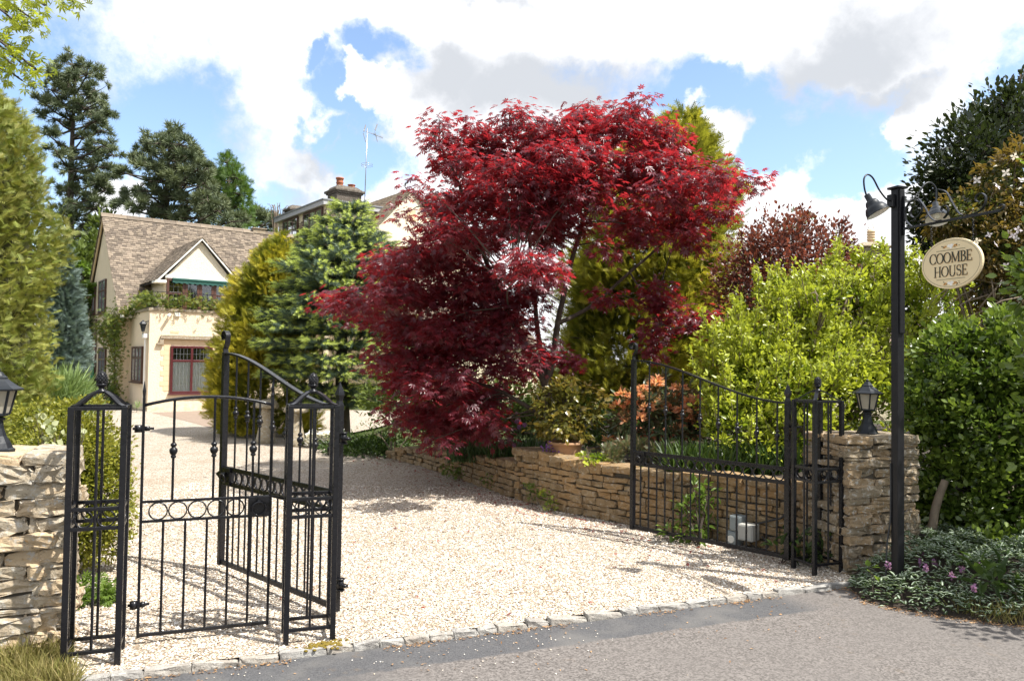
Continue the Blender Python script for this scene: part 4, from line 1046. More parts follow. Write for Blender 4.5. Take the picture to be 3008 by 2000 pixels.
# television aerial
def A(px, py, v=7.95):
    d = ray(px, py); nf = np.array((ST_, -CT)); return np.array((0, 0, EYE)) + d * (((HO[:2] - nf * v) @ nf) / (d[:2] @ nf))
ap = A(1071, 592); at_top = A(1079, 378)
aer = thing('television_aerial', 'tall television aerial mast beside the stone chimney', 'aerial', ap)
r_ = lambda p: np.array(p) - ap
b = MB(); b.tube([(0, 0, -.3), r_(at_top)], .022, 8)
for k in range(12): q = r_(at_top) * (k + 1) / 13; b.tube([q, q + (.06, 0, .0)], .008, 4)
b.build('mast', M['metal'], aer, True)
c = r_(A(1078, 485)); b = MB()
for dz in (-.05, .04): t_ = np.linspace(0, 2 * math.pi, 25)[:-1]; b.tube(np.stack([c[0] + .28 * np.cos(t_), c[1] + .28 * np.sin(t_), c[2] + dz + 0 * t_], 1), .008, 5, closed=True)
b.build('ring_dipole', M['metal'], aer, True)
bm0, bm1 = r_(A(1074, 386)), r_(A(1124, 405)); b = MB(); b.bar(bm0, bm1, .03)
for k in range(9): q = bm0 + (bm1 - bm0) * (.45 + .55 * k / 8); b.tube([q - (.0, .1, .03), q + (.0, .1, .03)], .008, 4); b.tube([q - (.02, 0, .07), q + (.02, 0, .07)], .006, 4)
b.build('boom', M['metal'], aer)
for (x0, y0), (x1, y1) in (((1068, 387), (1074, 368)), ((1067, 392), (1074, 418)), ((1101, 384), (1108, 365)), ((1101, 389), (1108, 416))):
    b = MB(); p, q = r_(A(x0, y0)), r_(A(x1, y1)); b.prism([p - (0, .10, 0), p + (0, .10, 0), q + (0, .10, 0), q - (0, .10, 0)], (.02, 0, 0)); b.build('reflector', M['metal'], aer)

# neighbour's chimney beyond the shrubs
nc = at(2554, 900, 30.); nr_ = thing('neighbour_house', 'far house showing its capped chimney stack above the purple shrub', 'house', (nc[0], nc[1], 0))
zt = at(2554, 722, 30.)[2]; b = MB(); b.box((-.48, -.4, 0), (.48, .4, zt - .12)); b.box((-.56, -.48, zt - .25), (.56, .48, zt - .12)); b.prism([(-.72, -.6, zt - .12), (.72, -.6, zt - .12), (.72, .6, zt - .12), (-.72, .6, zt - .12)], (0, 0, .06)); b.prism([(-.6, -.5, zt - .06), (.6, -.5, zt - .06), (.3, -.2, zt + .12), (-.3, -.2, zt + .12)], (0, .7, 0)); b.build('chimney', M['coping'], nr_, bevel=.02)
b = MB(); b.lathe([(.13, 0)] + [(r_q, z_q) for i in range(4) for r_q, z_q in ((.13, .1 + i * .1), (.16, .12 + i * .1), (.16, .15 + i * .1), (.13, .17 + i * .1))] + [(.12, .52)], (.06, 0, zt + .1), 12); b.tube([(-.08, 0, zt + .6), (.06, 0, zt + .95), (.20, 0, zt + .6)], .012, 5); b.build('chimney_pot', M['ashlar'], nr_, True)
b = MB(); slates(b, (-3, -3, 1.6), (1, 0, 0), (0, .82, .57), 9, 3.6, .3, .22); b.box((-3, -2.8, -.1), (6, 3, 1.6), 1); b.build('roof', [M['dark_slates'], M['stucco_stone']], nr_)

# ------------------------------------------------------------------ foliage materials
LM = {}
LM['maple'] = leaf_mat('maple_leaf', (.050, .023, .034), (.135, .030, .046), None, .36, .46, (.92, .032, .032), .8)
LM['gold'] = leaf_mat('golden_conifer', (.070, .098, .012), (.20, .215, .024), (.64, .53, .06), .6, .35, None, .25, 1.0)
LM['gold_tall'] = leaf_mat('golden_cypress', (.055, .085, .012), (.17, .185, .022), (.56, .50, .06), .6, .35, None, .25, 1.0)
LM['fir'] = leaf_mat('fir_needles', (.045, .078, .046), (.115, .165, .105), (.44, .52, .11), .5, .2, None, .4, 1.0)
LM['pine'] = leaf_mat('pine_needles', (.062, .090, .050), (.165, .195, .112), (.22, .25, .12), .55, .12, None, .3, .6)
LM['larch'] = leaf_mat('larch_needles', (.05, .10, .02), (.12, .19, .04), None, .6, .35)
LM['thuja'] = leaf_mat('hedge_spray', (.088, .120, .016), (.25, .285, .055), (.36, .31, .08), .55, .25, None, .35, .55)
LM['bluecon'] = leaf_mat('blue_conifer', (.075, .115, .095), (.20, .26, .235), None, .6, .2)
LM['box'] = leaf_mat('box_leaf', (.075, .10, .010), (.19, .215, .022), (.32, .31, .045), .42, .35, None, .45, .8)
LM['lime'] = leaf_mat('lime_shrub', (.055, .11, .008), (.18, .26, .018), (.50, .54, .065), .36, .38, None, .5, .85)
LM['purple'] = leaf_mat('purple_leaf', (.055, .026, .026), (.14, .055, .045), (.20, .075, .045), .4, .4, (.40, .10, .05), .5, .8)
LM['privet'] = leaf_mat('privet_leaf', (.045, .085, .010), (.12, .19, .026), (.22, .29, .05), .28, .3, None, .6, .6)
LM['holly'] = leaf_mat('dark_evergreen', (.014, .024, .008), (.045, .060, .018), None, .26, .2, None, .6)
LM['clematis'] = leaf_mat('clematis_leaf', (.035, .050, .010), (.10, .125, .022), (.20, .12, .03), .42, .35, None, .4, .75)
LM['rhodo'] = leaf_mat('rhododendron_leaf', (.04, .065, .022), (.12, .16, .075), None, .35, .25, None, .5, under=(.17, .13, .07))
LM['coral'] = leaf_mat('coral_flower', (.62, .30, .16), (.76, .46, .26), (.55, .11, .08), .55, .4, None, .2, .6)
LM['camellia'] = leaf_mat('camellia_leaf', (.055, .060, .010), (.20, .19, .040), (.26, .16, .03), .26, .3, None, .6, .5)
LM['mid'] = leaf_mat('mid_green', (.022, .045, .010), (.070, .115, .022), None, .45, .3)
LM['fresh'] = leaf_mat('fresh_green', (.06, .11, .015), (.17, .25, .04), None, .45, .4)
LM['grass'] = leaf_mat('grass_blade', (.09, .11, .018), (.26, .24, .07), (.34, .27, .13), .6, .35, None, .2, .9)
LM['blade'] = leaf_mat('bulb_leaf', (.035, .075, .02), (.10, .16, .06), None, .4, .3)
LM['deadnettle'] = leaf_mat('ground_cover', (.060, .11, .036), (.13, .20, .075), (.46, .52, .42), .5, .25, None, .3, 1.0)
LM['vine'] = leaf_mat('vine_leaf', (.06, .10, .015), (.19, .22, .035), (.26, .12, .03), .45, .4, None, .35, .4)
LM['sycamore'] = leaf_mat('sycamore_leaf', (.16, .21, .018), (.33, .37, .04), None, .4, .55, (.62, .68, .05))
LM['cream'] = leaf_mat('variegated_leaf', (.24, .28, .12), (.50, .50, .30), None, .45, .3)
LM['white'] = leaf_mat('white_petal', (.72, .70, .72), (.86, .84, .86), None, .6, .35)
LM['pinkwhite'] = leaf_mat('blush_petal', (.70, .62, .68), (.86, .80, .84), None, .6, .35)
LM['mauve'] = leaf_mat('mauve_petal', (.24, .11, .24), (.38, .22, .38), None, .6, .4)
LM['violet'] = leaf_mat('violet_petal', (.17, .06, .33), (.33, .16, .52), None, .6, .4)
LM['redleaf'] = leaf_mat('fallen_leaf', (.12, .01, .01), (.35, .06, .03), None, .6, .2)
LM['lavender'] = leaf_mat('feathery_green', (.12, .18, .055), (.27, .36, .14), None, .6, .3)
LM['litter'] = leaf_mat('leaf_litter', (.16, .08, .035), (.42, .26, .13), None, .8, .1)
LM['woodland'] = leaf_mat('woodland_leaf', (.025, .05, .012), (.085, .13, .03), (.15, .19, .04), .5, .3, None, .3, .6)

def px_m(px, Y): return px * Y / F_PX
def shrub(name, label, cat, Y, blobs, size, tpl, lm, stem_to=None, base=None, stem_r=.03, bark='bark', group=None, parts='foliage', up=.3, jit=.7, droop=0., sig=.22, shell=(.55, 1.05), tipr=(.75, 1.1), k=None, nout=.4, lower=-1.0, zmin=.02, shoots=0, slen=.25):
    """a plant with its own stems; blobs are (px, py, dY, rx, ry, n) sight lines at Y + dY, radii in sight-line pixels"""
    b0 = np.array(base if base is not None else gnd_under(blobs, Y), float)
    root = thing(name, label, cat, b0, 0, group); L = Leaves(); mb = MB()
    for px, py, dY, rx, ry, n in blobs:
        c = at(px, py, Y + dY) - b0; r_ = np.array((px_m(rx, Y + dY), px_m(rx, Y + dY), px_m(ry, Y + dY)))
        cc = L.lump(c, r_, n, size, k, sig, shell, up, jit, droop, tipr, nout, 0.0, lower)
        mid = np.array((c[0] * .35, c[1] * .35, c[2] * .45))
        limb(mb, [(0, 0, -.05), mid, c], stem_r, stem_r * .35, 6, 4, .04)
        for q in (cc[rng.integers(0, len(cc), max(1, shoots * n // 2000))] if shoots else []):
            if q[2] < c[2] - r_[2] * .2: continue
            d_ = unit((q - c) / r_ * (.5, .5, .3) + np.array((0, -.1, .9)) + rng.normal(size=3) * .15); ln_ = slen * rng.uniform(.6, 1.3); m_ = 22; t_ = rng.uniform(.1, 1.1, m_)
            limb(mb, [q - d_ * .1, q + d_ * ln_ * .5, q + d_ * ln_], .006, .002, 4, 2, .02); L.put(q + d_ * (ln_ * t_)[:, None] + rng.normal(size=(m_, 3)) * .018, unit(rng.normal(size=(m_, 3)) * .8 + d_ * .75), unit(rng.normal(size=(m_, 3)) * .4 + d_), size * rng.uniform(.6, 1.1, m_), rng.random(m_), np.full(m_, 1.) * rng.uniform(.7, 1))
        for q in cc[::max(1, len(cc) // 7)]: limb(mb, [mid + (c - mid) * .6, (c + q) / 2 + rng.normal(size=3) * .02, q], stem_r * .35, stem_r * .1, 4, 3, .04)
    for i in range(len(L.P)): L.P[i][:, 2] = np.maximum(L.P[i][:, 2], zmin + np.abs(rng.normal(size=len(L.P[i]))) * .05 - (b0[2] if b0[2] > 0 else 0) * 0)
    mb.build('stem', M[bark], root, True)
    L.build(parts, tpl, lm, root)
    return root
def gnd_under(blobs, Y):
    px, py, dY = np.mean([b[:3] for b in blobs], axis=0); p = at(px, py, Y + dY); return np.array((p[0], p[1], 0.))
LEAF, SIMPLE, FROND, BRUSH, TUFT = tpl_leaf(), tpl_simple(), tpl_frond(), tpl_brush(), tpl_tuft()
LONG, ROUND, NARROW = tpl_leaf(.2, .04, .12), tpl_leaf(.42, .07, .1), tpl_simple(.13, .03)

# raised bed behind the garden wall
g = MB(); rows = []
for s in np.linspace(0, WS[-1], 40):
    p = wall_pt(s); d = wall_dir(s); out = np.array((-d[1], d[0], 0)); h_ = wall_top(s) - .07
    rows.append([p - out * q + (0, 0, h_ + min(q, 2.) * .05) for q in (.2, 1., 2.5, 5., 9.)])
V = np.array(rows).reshape(-1, 3); V[:, 2] += rng.normal(size=len(V)) * .015
g.add(V, [(i * 5 + j, i * 5 + j + 1, (i + 1) * 5 + j + 1, (i + 1) * 5 + j) for i in range(39) for j in range(4)])
kind(g.build('flower_bed', M['soil']), 'structure')
# bank on the road side by the sign post
bank = [tuple(gnd(*p)[:2]) for p in ((2486, 1705), (2540, 1752), (2640, 1776), (2760, 1793), (2900, 1812), (3100, 1835))] + [(6.5, 4.2), (9, 5), (9, 12), (4.6, 9), (3.7, 7.5), (2.95, 7.2), (2.9, 6.9)]
g = MB(); c0 = np.array((4.6, 7.4, .22)); V = [(x, y, -.03) for x, y in bank] + [tuple(np.array((x, y, 0.)) * .75 + c0 * .25 + (0, 0, .05)) for x, y in bank] + [tuple(c0)]; n = len(bank)
g.add(V, [(i, (i + 1) % n, n + (i + 1) % n, n + i) for i in range(n)] + [(n + i, n + (i + 1) % n, 2 * n) for i in range(n)])
kind(g.build('bank', M['soil']), 'structure')

# ------------------------------------------------------------------ red maple
MY = 10.7; mbase = np.array(at(1618, 1288, MY)); mbase[2] = .42
maple = thing('japanese_maple', 'spreading crimson maple with bare forked trunk in the raised bed', 'tree', mbase)
mb = MB(); J = lambda px, py, dY=0.: at(px, py, MY + dY) - mbase
nodes = []
def mlimb(pts, r0, r1):
    Q = limb(mb, [J(*p) for p in pts], r0, r1, 8, 6, .012); nodes.extend(list(Q)); return Q
mlimb([(1618, 1300), (1616, 1230), (1606, 1135), (1600, 1110)], .085, .075)
mlimb([(1604, 1130), (1560, 1045, -.1), (1500, 930, 0), (1440, 800, .1), (1385, 640, .1), (1330, 500, .1), (1290, 420)], .058, .012)
mlimb([(1604, 1135), (1626, 1040, .1), (1640, 940, .2), (1678, 770, .15), (1718, 630, .05), (1740, 470), (1735, 340, .2)], .055, .010)
mlimb([(1640, 950, .2), (1735, 900, .5), (1850, 800, .6), (1960, 700, .5), (2060, 570, .3), (2150, 530, .2)], .032, .008)
mlimb([(1606, 1120), (1582, 990, .5), (1570, 870, .7), (1555, 700, .8), (1540, 520, .6), (1500, 370, .3), (1500, 330)], .042, .010)
mlimb([(1616, 1240), (1575, 1212, -.1), (1535, 1185, -.2), (1450, 1140, 0), (1330, 1110, .4), (1200, 1080, .6), (1120, 1070, .6)], .036, .010)
mlimb([(1500, 935, 0), (1390, 880, .3), (1230, 850, .7), (1090, 840, .6), (1000, 860, .5)], .022, .007)
mlimb([(1440, 800, .1), (1330, 760, .5), (1210, 745, .6), (1110, 760, .5)], .016, .006)
mlimb([(1385, 640, .1), (1290, 620, .3), (1200, 560, .1), (1190, 545)], .014, .005)
mlimb([(1718, 630), (1830, 560, -.3), (1960, 500, -.6), (2090, 500, -.6)], .016, .005)
mlimb([(1740, 470), (1830, 400, -.3), (1870, 330, -.4)], .010, .004)
mlimb([(1850, 800, .6), (1900, 880, .1), (1960, 960, -.4), (2060, 950, -.5)], .014, .005)
mlimb([(1555, 700, .8), (1480, 600, 1.2), (1430, 470, 1.3)], .014, .005)
mlimb([(1500, 935, 0), (1490, 860, -.8), (1525, 815, -1.6), (1560, 800, -2.0)], .013, .006)
PADS = [(1000,225,80,48),(1085,320,85,48),(1000,415,90,50),(1100,465,90,45),(1040,530,85,48),(1040,615,85,42),(960,150,55,40),(1060,160,50,40),(1230,360,80,45),(560,150,40,50),(545,220,45,35),(590,230,60,40),(730,185,80,45),(960,190,60,45),(1040,250,80,50),(1010,420,90,55),(940,520,110,55),(1120,380,100,55),(1080,560,60,40),(1030,300,90,55),(860,115,55,55),(830,190,85,50),(700,240,85,45),(790,290,100,45),(1170,95,55,45),(1160,155,95,55),(1340,110,75,38),(1400,70,35,22),(1300,175,110,55),
 (1450,190,100,50),(1530,230,80,50),(1080,210,90,50),(960,255,90,55),(640,320,100,55),(820,350,115,55),(1000,340,100,55),(1200,275,110,55),(1400,290,120,55),(1560,330,110,60),(1700,380,100,38),(1820,398,80,16),
 (1890,395,30,12),(1640,430,115,55),(1730,500,75,45),(1500,430,130,60),(1330,380,100,50),(450,400,62,20),(520,440,50,24),(420,535,50,22),(470,590,80,28),(600,480,115,60),(700,420,90,50),(620,600,145,55),(480,700,145,40),
 (380,760,120,40),(320,730,75,35),(600,720,160,55),(760,620,140,60),(780,480,110,60),(900,440,100,55),(900,560,110,60),(1000,640,80,50),(950,765,150,55),(940,720,110,40),(200,900,130,38),(105,895,65,22),(320,860,120,45),(330,960,140,45),
 (450,850,160,50),(600,860,170,55),(760,860,130,55),(700,960,160,60),(550,1000,170,55),(420,1010,140,50),(640,1090,200,60),(480,1120,170,50),(340,1130,95,38),(800,1050,130,55),(830,1170,110,55),(560,1220,170,60),(430,1230,110,50),
 (700,1260,160,60),(360,1340,50,26),(500,1370,150,50),(720,1350,140,55),(640,1435,150,38),(780,1450,65,36),(540,1480,60,24),(1560,620,110,36),(1400,540,150,50),(1560,545,150,50),(1430,610,90,36),(1480,860,70,48),(1460,930,60,38),
 (1450,1040,60,40),(1580,985,120,42),(1670,985,55,38),(1450,1090,50,25),(960,1130,70,50),(1070,1150,60,40),(1280,880,60,20),(1250,690,50,18),(1150,560,60,35),(1060,470,80,45),(1220,460,90,40),(700,780,150,50),(860,960,110,50),(880,860,80,50),(960,880,60,40)]
ML = Leaves(); nodes = np.array(nodes)
for i, (X_, Y_, rx, ry) in enumerate(PADS):
    px, py = 900 + X_ * .7014, 250 + Y_ * .7014
    lowleft = X_ < 900 and Y_ > 640
    front_pad = (X_, Y_) in ((950, 765), (940, 720))
    reps = 2 if (rx > 80 and not front_pad and Y_ > 250 and X_ < 1000) or (rx > 90 and Y_ < 560) else 1
    for rep in range(reps):
        dY = -2.0 if front_pad else (rng.uniform(-1.3, .3) if rep == 0 else rng.uniform(.2, 1.6)) + (.55 if lowleft else -.15)
        if Y_ < 260: dY *= .6
        if X_ > 1250 and 800 < Y_: dY = -.3 - rep * .3
        r_m = px_m(rx * .7014, MY + dY); rz = px_m(ry * .7014, MY + dY); c = J(px, py, dY)
        n = int(np.clip(2150 * r_m * (rz + .12) * 1.25, 34, 800)); n = int(n * (.5 if X_ < 560 and Y_ < 600 and X_ > 380 and Y_ > 380 else 1))
        if rep: n = int(n * .7)
        K = max(4, n // 26); d = rand_dir(K); cc = d * rng.uniform(.25, 1.0, K)[:, None] ** .6 * np.array((r_m, r_m * .95, rz * .85))
        cc[:, 2] -= .22 * (cc[:, 0] ** 2 + cc[:, 1] ** 2) / max(r_m, .1) * .8
        idx = rng.integers(0, K, n); off = np.clip(rng.normal(size=(n, 3)), -1.9, 1.9) * np.array((.10, .10, .085)); off[:, 2] -= .02
        outw = cc / np.array((r_m, r_m, rz)); outw[:, 2] = 0
        A_ = unit(outw[idx] * .5 + unit(off * (1, 1, .2)) * .9 + np.array((0, 0, -.42)) + rng.normal(size=(n, 3)) * .22)
        N_l = unit(np.array((0, 0, .9)) + rng.normal(size=(n, 3)) * .38 + unit(off) * .25)
        ML.put(c + cc[idx] + off, A_, N_l, rng.uniform(.065, .125, n), np.clip(.5 * rng.random(n) + .5 * rng.random(K)[idx], 0, 1))
        j = np.argmin(np.linalg.norm(nodes - c, axis=1) + np.where(nodes[:, 2] > c[2] + .3, 1.5, 0)); st_ = nodes[j]
        limb(mb, [st_, st_ * .45 + c * .55 + (0, 0, .06), c], .012, .004, 5, 4, .03)
        for q in cc[:: max(1, K // 5)]: limb(mb, [c, c + q * .6 + (0, 0, .03), c + q], .0045, .002, 4, 2, .02)
mb.build('trunk', M['bark'], maple, True); ML.build('crown', tpl_maple(7), LM['maple'], maple)

# ------------------------------------------------------------------ conifers by the drive
def cone_conifer(name, label, Y, prof, size, lm, n, tpl, base_px, bark='bark', droop=.1, upf=.55, tip0=.80, sig=.10, trunk_r=.12, group=None, lumps=60, z0=0.0):
    """columnar or conical conifer; prof = [(py, px_left, px_right)] from top to bottom"""
    b0 = at(base_px[0], base_px[1], Y); b0[2] = z0; root = thing(name, label, 'conifer', b0, 0, group)
    pr = np.array([(at((l + r) / 2, py, Y)[2] - z0, at((l + r) / 2, py, Y)[0] - b0[0], px_m((r - l) / 2, Y)) for py, l, r in prof]); pr = pr[np.argsort(pr[:, 0])]
    zs = pr[:, 0]; L = Leaves()
    wts = np.interp(np.linspace(zs[0], zs[-1], 200), zs, pr[:, 2]) + .05; zc = np.linspace(zs[0], zs[-1], 200)
    zk = rng.choice(zc, lumps, p=wts / wts.sum()); ak = rng.uniform(0, 2 * math.pi, lumps); kk = rng.uniform(.70, 1.12, lumps)
    i = rng.integers(0, lumps, n); rad = np.interp(zk, zs, pr[:, 2]); cx = np.interp(zk, zs, pr[:, 1])
    inner = rng.random(n) ** .45
    a = ak[i] + rng.normal(size=n) * .38 * (.5 / np.maximum(rad[i], .3)) ** .5; z = zk[i] + rng.normal(size=n) * (.16 + .05 * rad[i]); z = np.clip(z, zs[0], zs[-1] + .1)
    rr = np.interp(z, zs, pr[:, 2]) * kk[i] * (.35 + .65 * inner) + rng.normal(size=n) * .03
    out = np.stack([np.cos(a), np.sin(a), 0 * a], 1); P = out * rr[:, None]; P[:, 0] += np.interp(z, zs, pr[:, 1]); P[:, 2] = z
    A_ = unit(out * .7 + np.array((0, 0, upf - droop)) + rng.normal(size=(n, 3)) * .38); N_l = unit(out * .5 + np.array((0, 0, .6)) + rng.normal(size=(n, 3)) * .5)
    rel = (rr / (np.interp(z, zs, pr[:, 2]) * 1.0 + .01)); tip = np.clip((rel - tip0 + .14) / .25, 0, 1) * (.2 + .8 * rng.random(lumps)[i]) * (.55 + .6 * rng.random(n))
    L.put(P, A_, N_l, size * rng.uniform(.6, 1.25, n), np.clip(.5 * rng.random(n) + .5 * rng.random(lumps)[i], 0, 1), tip)
    mb = MB(); tops = [(np.interp(z_, zs, pr[:, 1]) * .9, 0, z_) for z_ in np.linspace(zs[0], zs[-1] * .95, 6)]; limb(mb, [(0, 0, -.1)] + tops, trunk_r, .015, 7, 3, .01)
    for q in range(40):
        z_ = rng.uniform(zs[0] + .2, zs[-1] * .92); r_ = np.interp(z_, zs, pr[:, 2]) * .85; a_ = rng.uniform(0, 6.28); c0 = np.array((np.interp(z_, zs, pr[:, 1]), 0, z_)); limb(mb, [c0, c0 + (math.cos(a_) * r_ * .5, math.sin(a_) * r_ * .5, .05), c0 + (math.cos(a_) * r_, math.sin(a_) * r_, .12)], .025, .006, 5, 3, .03)
    mb.build('trunk', M[bark], root, True); L.build('crown', tpl, lm, root); return root
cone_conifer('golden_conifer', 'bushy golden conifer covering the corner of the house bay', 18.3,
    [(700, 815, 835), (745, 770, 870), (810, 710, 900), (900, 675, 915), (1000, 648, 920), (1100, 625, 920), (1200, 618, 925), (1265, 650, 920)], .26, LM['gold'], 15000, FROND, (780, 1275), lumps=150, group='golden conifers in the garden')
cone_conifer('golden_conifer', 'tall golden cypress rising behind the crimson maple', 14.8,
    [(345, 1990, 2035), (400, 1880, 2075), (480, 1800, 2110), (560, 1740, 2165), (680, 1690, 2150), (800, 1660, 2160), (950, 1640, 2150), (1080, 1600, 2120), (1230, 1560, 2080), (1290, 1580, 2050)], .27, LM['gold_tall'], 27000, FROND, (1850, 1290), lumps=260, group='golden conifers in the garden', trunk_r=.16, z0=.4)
# blue-green fir with pale new shoots
fY = 17.0; fb = at(1008, 1258, fY); fb[2] = 0; fir = thing('fir_tree', 'grey green fir tree tipped with lime shoots beside the golden conifer', 'conifer', fb)
mb = MB(); ftop = at(1030, 604, fY) - fb; limb(mb, [(0, 0, -.1), ftop * .5 + (-.1, 0, 0), ftop], .19, .02, 8, 8, .004)
L = Leaves(); NL = Leaves(); prof = [(592, 5), (640, 42), (700, 98), (760, 140), (800, 160), (900, 186), (1000, 192), (1080, 178), (1150, 140), (1190, 90)]
zp = np.array([at(970, p[0], fY)[2] for p in prof])[::-1]; rp = np.array([px_m(p[1], fY) for p in prof])[::-1]
z = zp[0] + .1; tier = 0
while z < zp[-1]:
    Rz = np.interp(z, zp, rp); nb = max(5, int(8 + Rz * 4.2))
    for q in range(nb):
        a = 2 * math.pi * (q + .5 * (tier % 2)) / nb + rng.normal() * .12; ln = Rz * rng.uniform(.62, 1.16); d = np.array((math.cos(a), math.sin(a), 0)); c0 = ftop * (z / ftop[2]) - np.array((.22 * math.sin(math.pi * z / ftop[2]), 0, 0))
        tipz = .22 * ln * (z - zp[0]) / (zp[-1] - zp[0]) + .02; pts = [c0, c0 + d * ln * .5 + (0, 0, tipz * .2 - .06 * ln), c0 + d * ln + (0, 0, tipz - .10 * ln)]
        Q = limb(mb, pts, .020 + .008 * ln, .005, 5, 4, .01)
        m_ = int(20 + ln * 44); u = rng.uniform(.22, 1.0, m_) ** .75; side = np.stack([-d[1] + 0 * u, d[0] + 0 * u, 0 * u], 1) * rng.choice((-1, 1), m_)[:, None]
        spread = (1.03 - u) * ln * .55 * rng.uniform(.15, 1, m_) + .02; base = np.stack([np.interp(u, np.linspace(0, 1, len(Q)), Q[:, k]) for k in range(3)], 1)
        P = base + side * spread[:, None] + rng.normal(size=(m_, 3)) * .03; A_ = unit(d * .8 + side * .6 + np.array((0, 0, .12)) + rng.normal(size=(m_, 3)) * .2)
        old = rng.uniform(.15, .30, m_); L.put(P, A_, np.array((0, 0, 1.)) + rng.normal(size=(m_, 3)) * .2, old, None, np.zeros(m_))
        new = (u > .45) & (rng.random(m_) < .62); NL.put((P + A_ * old[:, None] * .85)[new], A_[new], (np.array((0, 0, 1.)) + rng.normal(size=(m_, 3)) * .2)[new], rng.uniform(.11, .19, new.sum()), None, np.full(new.sum(), 1.))
    z += rng.uniform(.22, .36); tier += 1
mb.build('trunk', M['bark'], fir, True); L.build('needles', tpl_brush(20, .42, .030, .9), LM['fir'], fir); NL.build('new_shoots', tpl_brush(14, .45, .055, .8), LM['fir'], fir)

# ------------------------------------------------------------------ tall pines behind the house
def pine(name, label, Y, trunk, blobs, lm, size, tpl, dens=1.0, bark='bark', group='tall trees behind the house', sig=.20, r0=.3):
    b0 = at(trunk[0][0], trunk[0][1], Y); b0[2] = 0; root = thing(name, label, 'tree', b0, 0, group)
    mb = MB(); T = limb(mb, [(0, 0, -.2)] + [at(px, py, Y) - b0 for px, py in trunk], r0, .05, 8, 6, .006)
    L = Leaves()
    for px, py, rx, ry in blobs:
        for dY in (rng.uniform(-2.2, -.3), rng.uniform(.2, 2.2)):
            c = at(px, py, Y + dY) - b0; r_ = np.array((px_m(rx, Y), px_m(rx, Y), px_m(ry, Y))); n = int(dens * 84 * (r_[0] * r_[2] + .15))
            cc = L.lump(c, r_ * rng.uniform(.85, 1.1), n, size, max(4, n // 8), sig * .42, (.5, 1.1), .45, .55, 0, (.7, 1.1), .5, 0, -.55)
            dd = np.linalg.norm(T - c, axis=1) + np.where(T[:, 2] > c[2] - .2, 2.0, 0); s_ = T[np.argmin(dd)]
            limb(mb, [s_, s_ * .5 + c * .5 - (0, 0, .12), c], .075, .03, 5, 4, .03)
            for q in cc[:: max(1, len(cc) // 8)]: limb(mb, [c, (c + q) / 2 - (0, 0, .05), q], .028, .010, 4, 2, .03)
    mb.build('trunk', M[bark], root, True); L.build('crown', tpl, lm, root); return root
PT = tpl_tuft(15, .055, 5, .95)
pine('pine_tree', 'tallest dark pine with open crown beside the tall hedge', 45, [(205, 1000), (206, 720), (209, 500), (216, 330), (222, 190)],
     [(215, 190, 45, 30), (185, 220, 50, 30), (255, 220, 45, 30), (150, 265, 50, 32), (215, 260, 60, 34), (280, 270, 35, 30), (125, 300, 40, 22), (190, 315, 60, 30), (255, 320, 55, 32), (295, 295, 22, 20), (165, 350, 50, 24),
      (265, 360, 45, 22), (320, 335, 24, 18), (300, 385, 40, 22), (140, 395, 36, 24), (240, 410, 28, 16), (160, 440, 32, 26), (300, 430, 42, 24), (330, 455, 26, 20), (250, 455, 40, 24), (285, 490, 52, 26), (225, 500, 42, 26),
      (320, 515, 35, 24), (260, 545, 55, 26), (195, 560, 40, 26), (310, 560, 36, 22), (235, 600, 60, 26), (290, 610, 45, 24), (180, 630, 50, 28), (250, 660, 60, 30), (200, 700, 60, 34), (270, 720, 40, 30), (180, 770, 60, 40)], LM['pine'], .40, PT, 1.0)
pine('pine_tree', 'rounded dark pine standing behind the house ridge', 42, [(488, 1000), (488, 640), (492, 520), (502, 390)],
     [(505, 390, 34, 24), (465, 420, 50, 26), (530, 425, 45, 28), (430, 440, 28, 22), (490, 455, 60, 28), (555, 460, 38, 28), (445, 490, 55, 26), (520, 495, 60, 28), (400, 475, 26, 22), (580, 500, 38, 26), (610, 495, 24, 20),
      (475, 530, 60, 26), (550, 540, 60, 28), (600, 540, 36, 26), (430, 560, 40, 18), (370, 510, 26, 14), (395, 565, 32, 16), (500, 580, 55, 22), (560, 590, 50, 26), (610, 590, 44, 30), (430, 615, 50, 24), (500, 630, 60, 26), (580, 640, 60, 30), (640, 620, 36, 30), (360, 600, 30, 16), (690, 650, 40, 22)], LM['pine'], .40, PT, 1.45)
pine('larch_tree', 'fresh green feathery larch right of the rounded pine', 47, [(672, 1000), (672, 640), (670, 470)],
     [(670, 480, 26, 22), (650, 515, 34, 26), (690, 520, 36, 26), (630, 545, 26, 24), (675, 555, 46, 28), (705, 570, 30, 26), (650, 600, 44, 30), (700, 610, 40, 30), (620, 610, 24, 30), (660, 650, 50, 30), (715, 650, 30, 26)], LM['larch'], .50, tpl_frond(5, .3, .5), 2.0)
pine('pine_tree', 'low distant pine top peeping over the house roof', 60, [(745, 1000), (745, 700), (750, 640)], [(745, 635, 45, 18), (790, 650, 34, 14), (715, 645, 30, 16), (760, 660, 60, 18), (820, 655, 26, 12)], LM['pine'], .6, PT, .8)
tw = at(880, 1000, 55); tw[2] = 0; bt = thing('bare_tree', 'thin leafless tree twigs behind the flat roof', 'tree', tw); mb = MB(); c0 = at(815, 640, 55) - tw
for q in range(22): p = at(rng.uniform(780, 850), rng.uniform(595, 630), 55) - tw; limb(mb, [c0 + (0, 0, -6), c0 * .5 + p * .5 + (0, 0, -.3), p], .05, .012, 4, 4, .05)
limb(mb, [(0, 0, -.2), c0 + (0, 0, -6), c0], .25, .05, 6, 4, .01); mb.build('trunk', M['bark_pale'], bt, True)
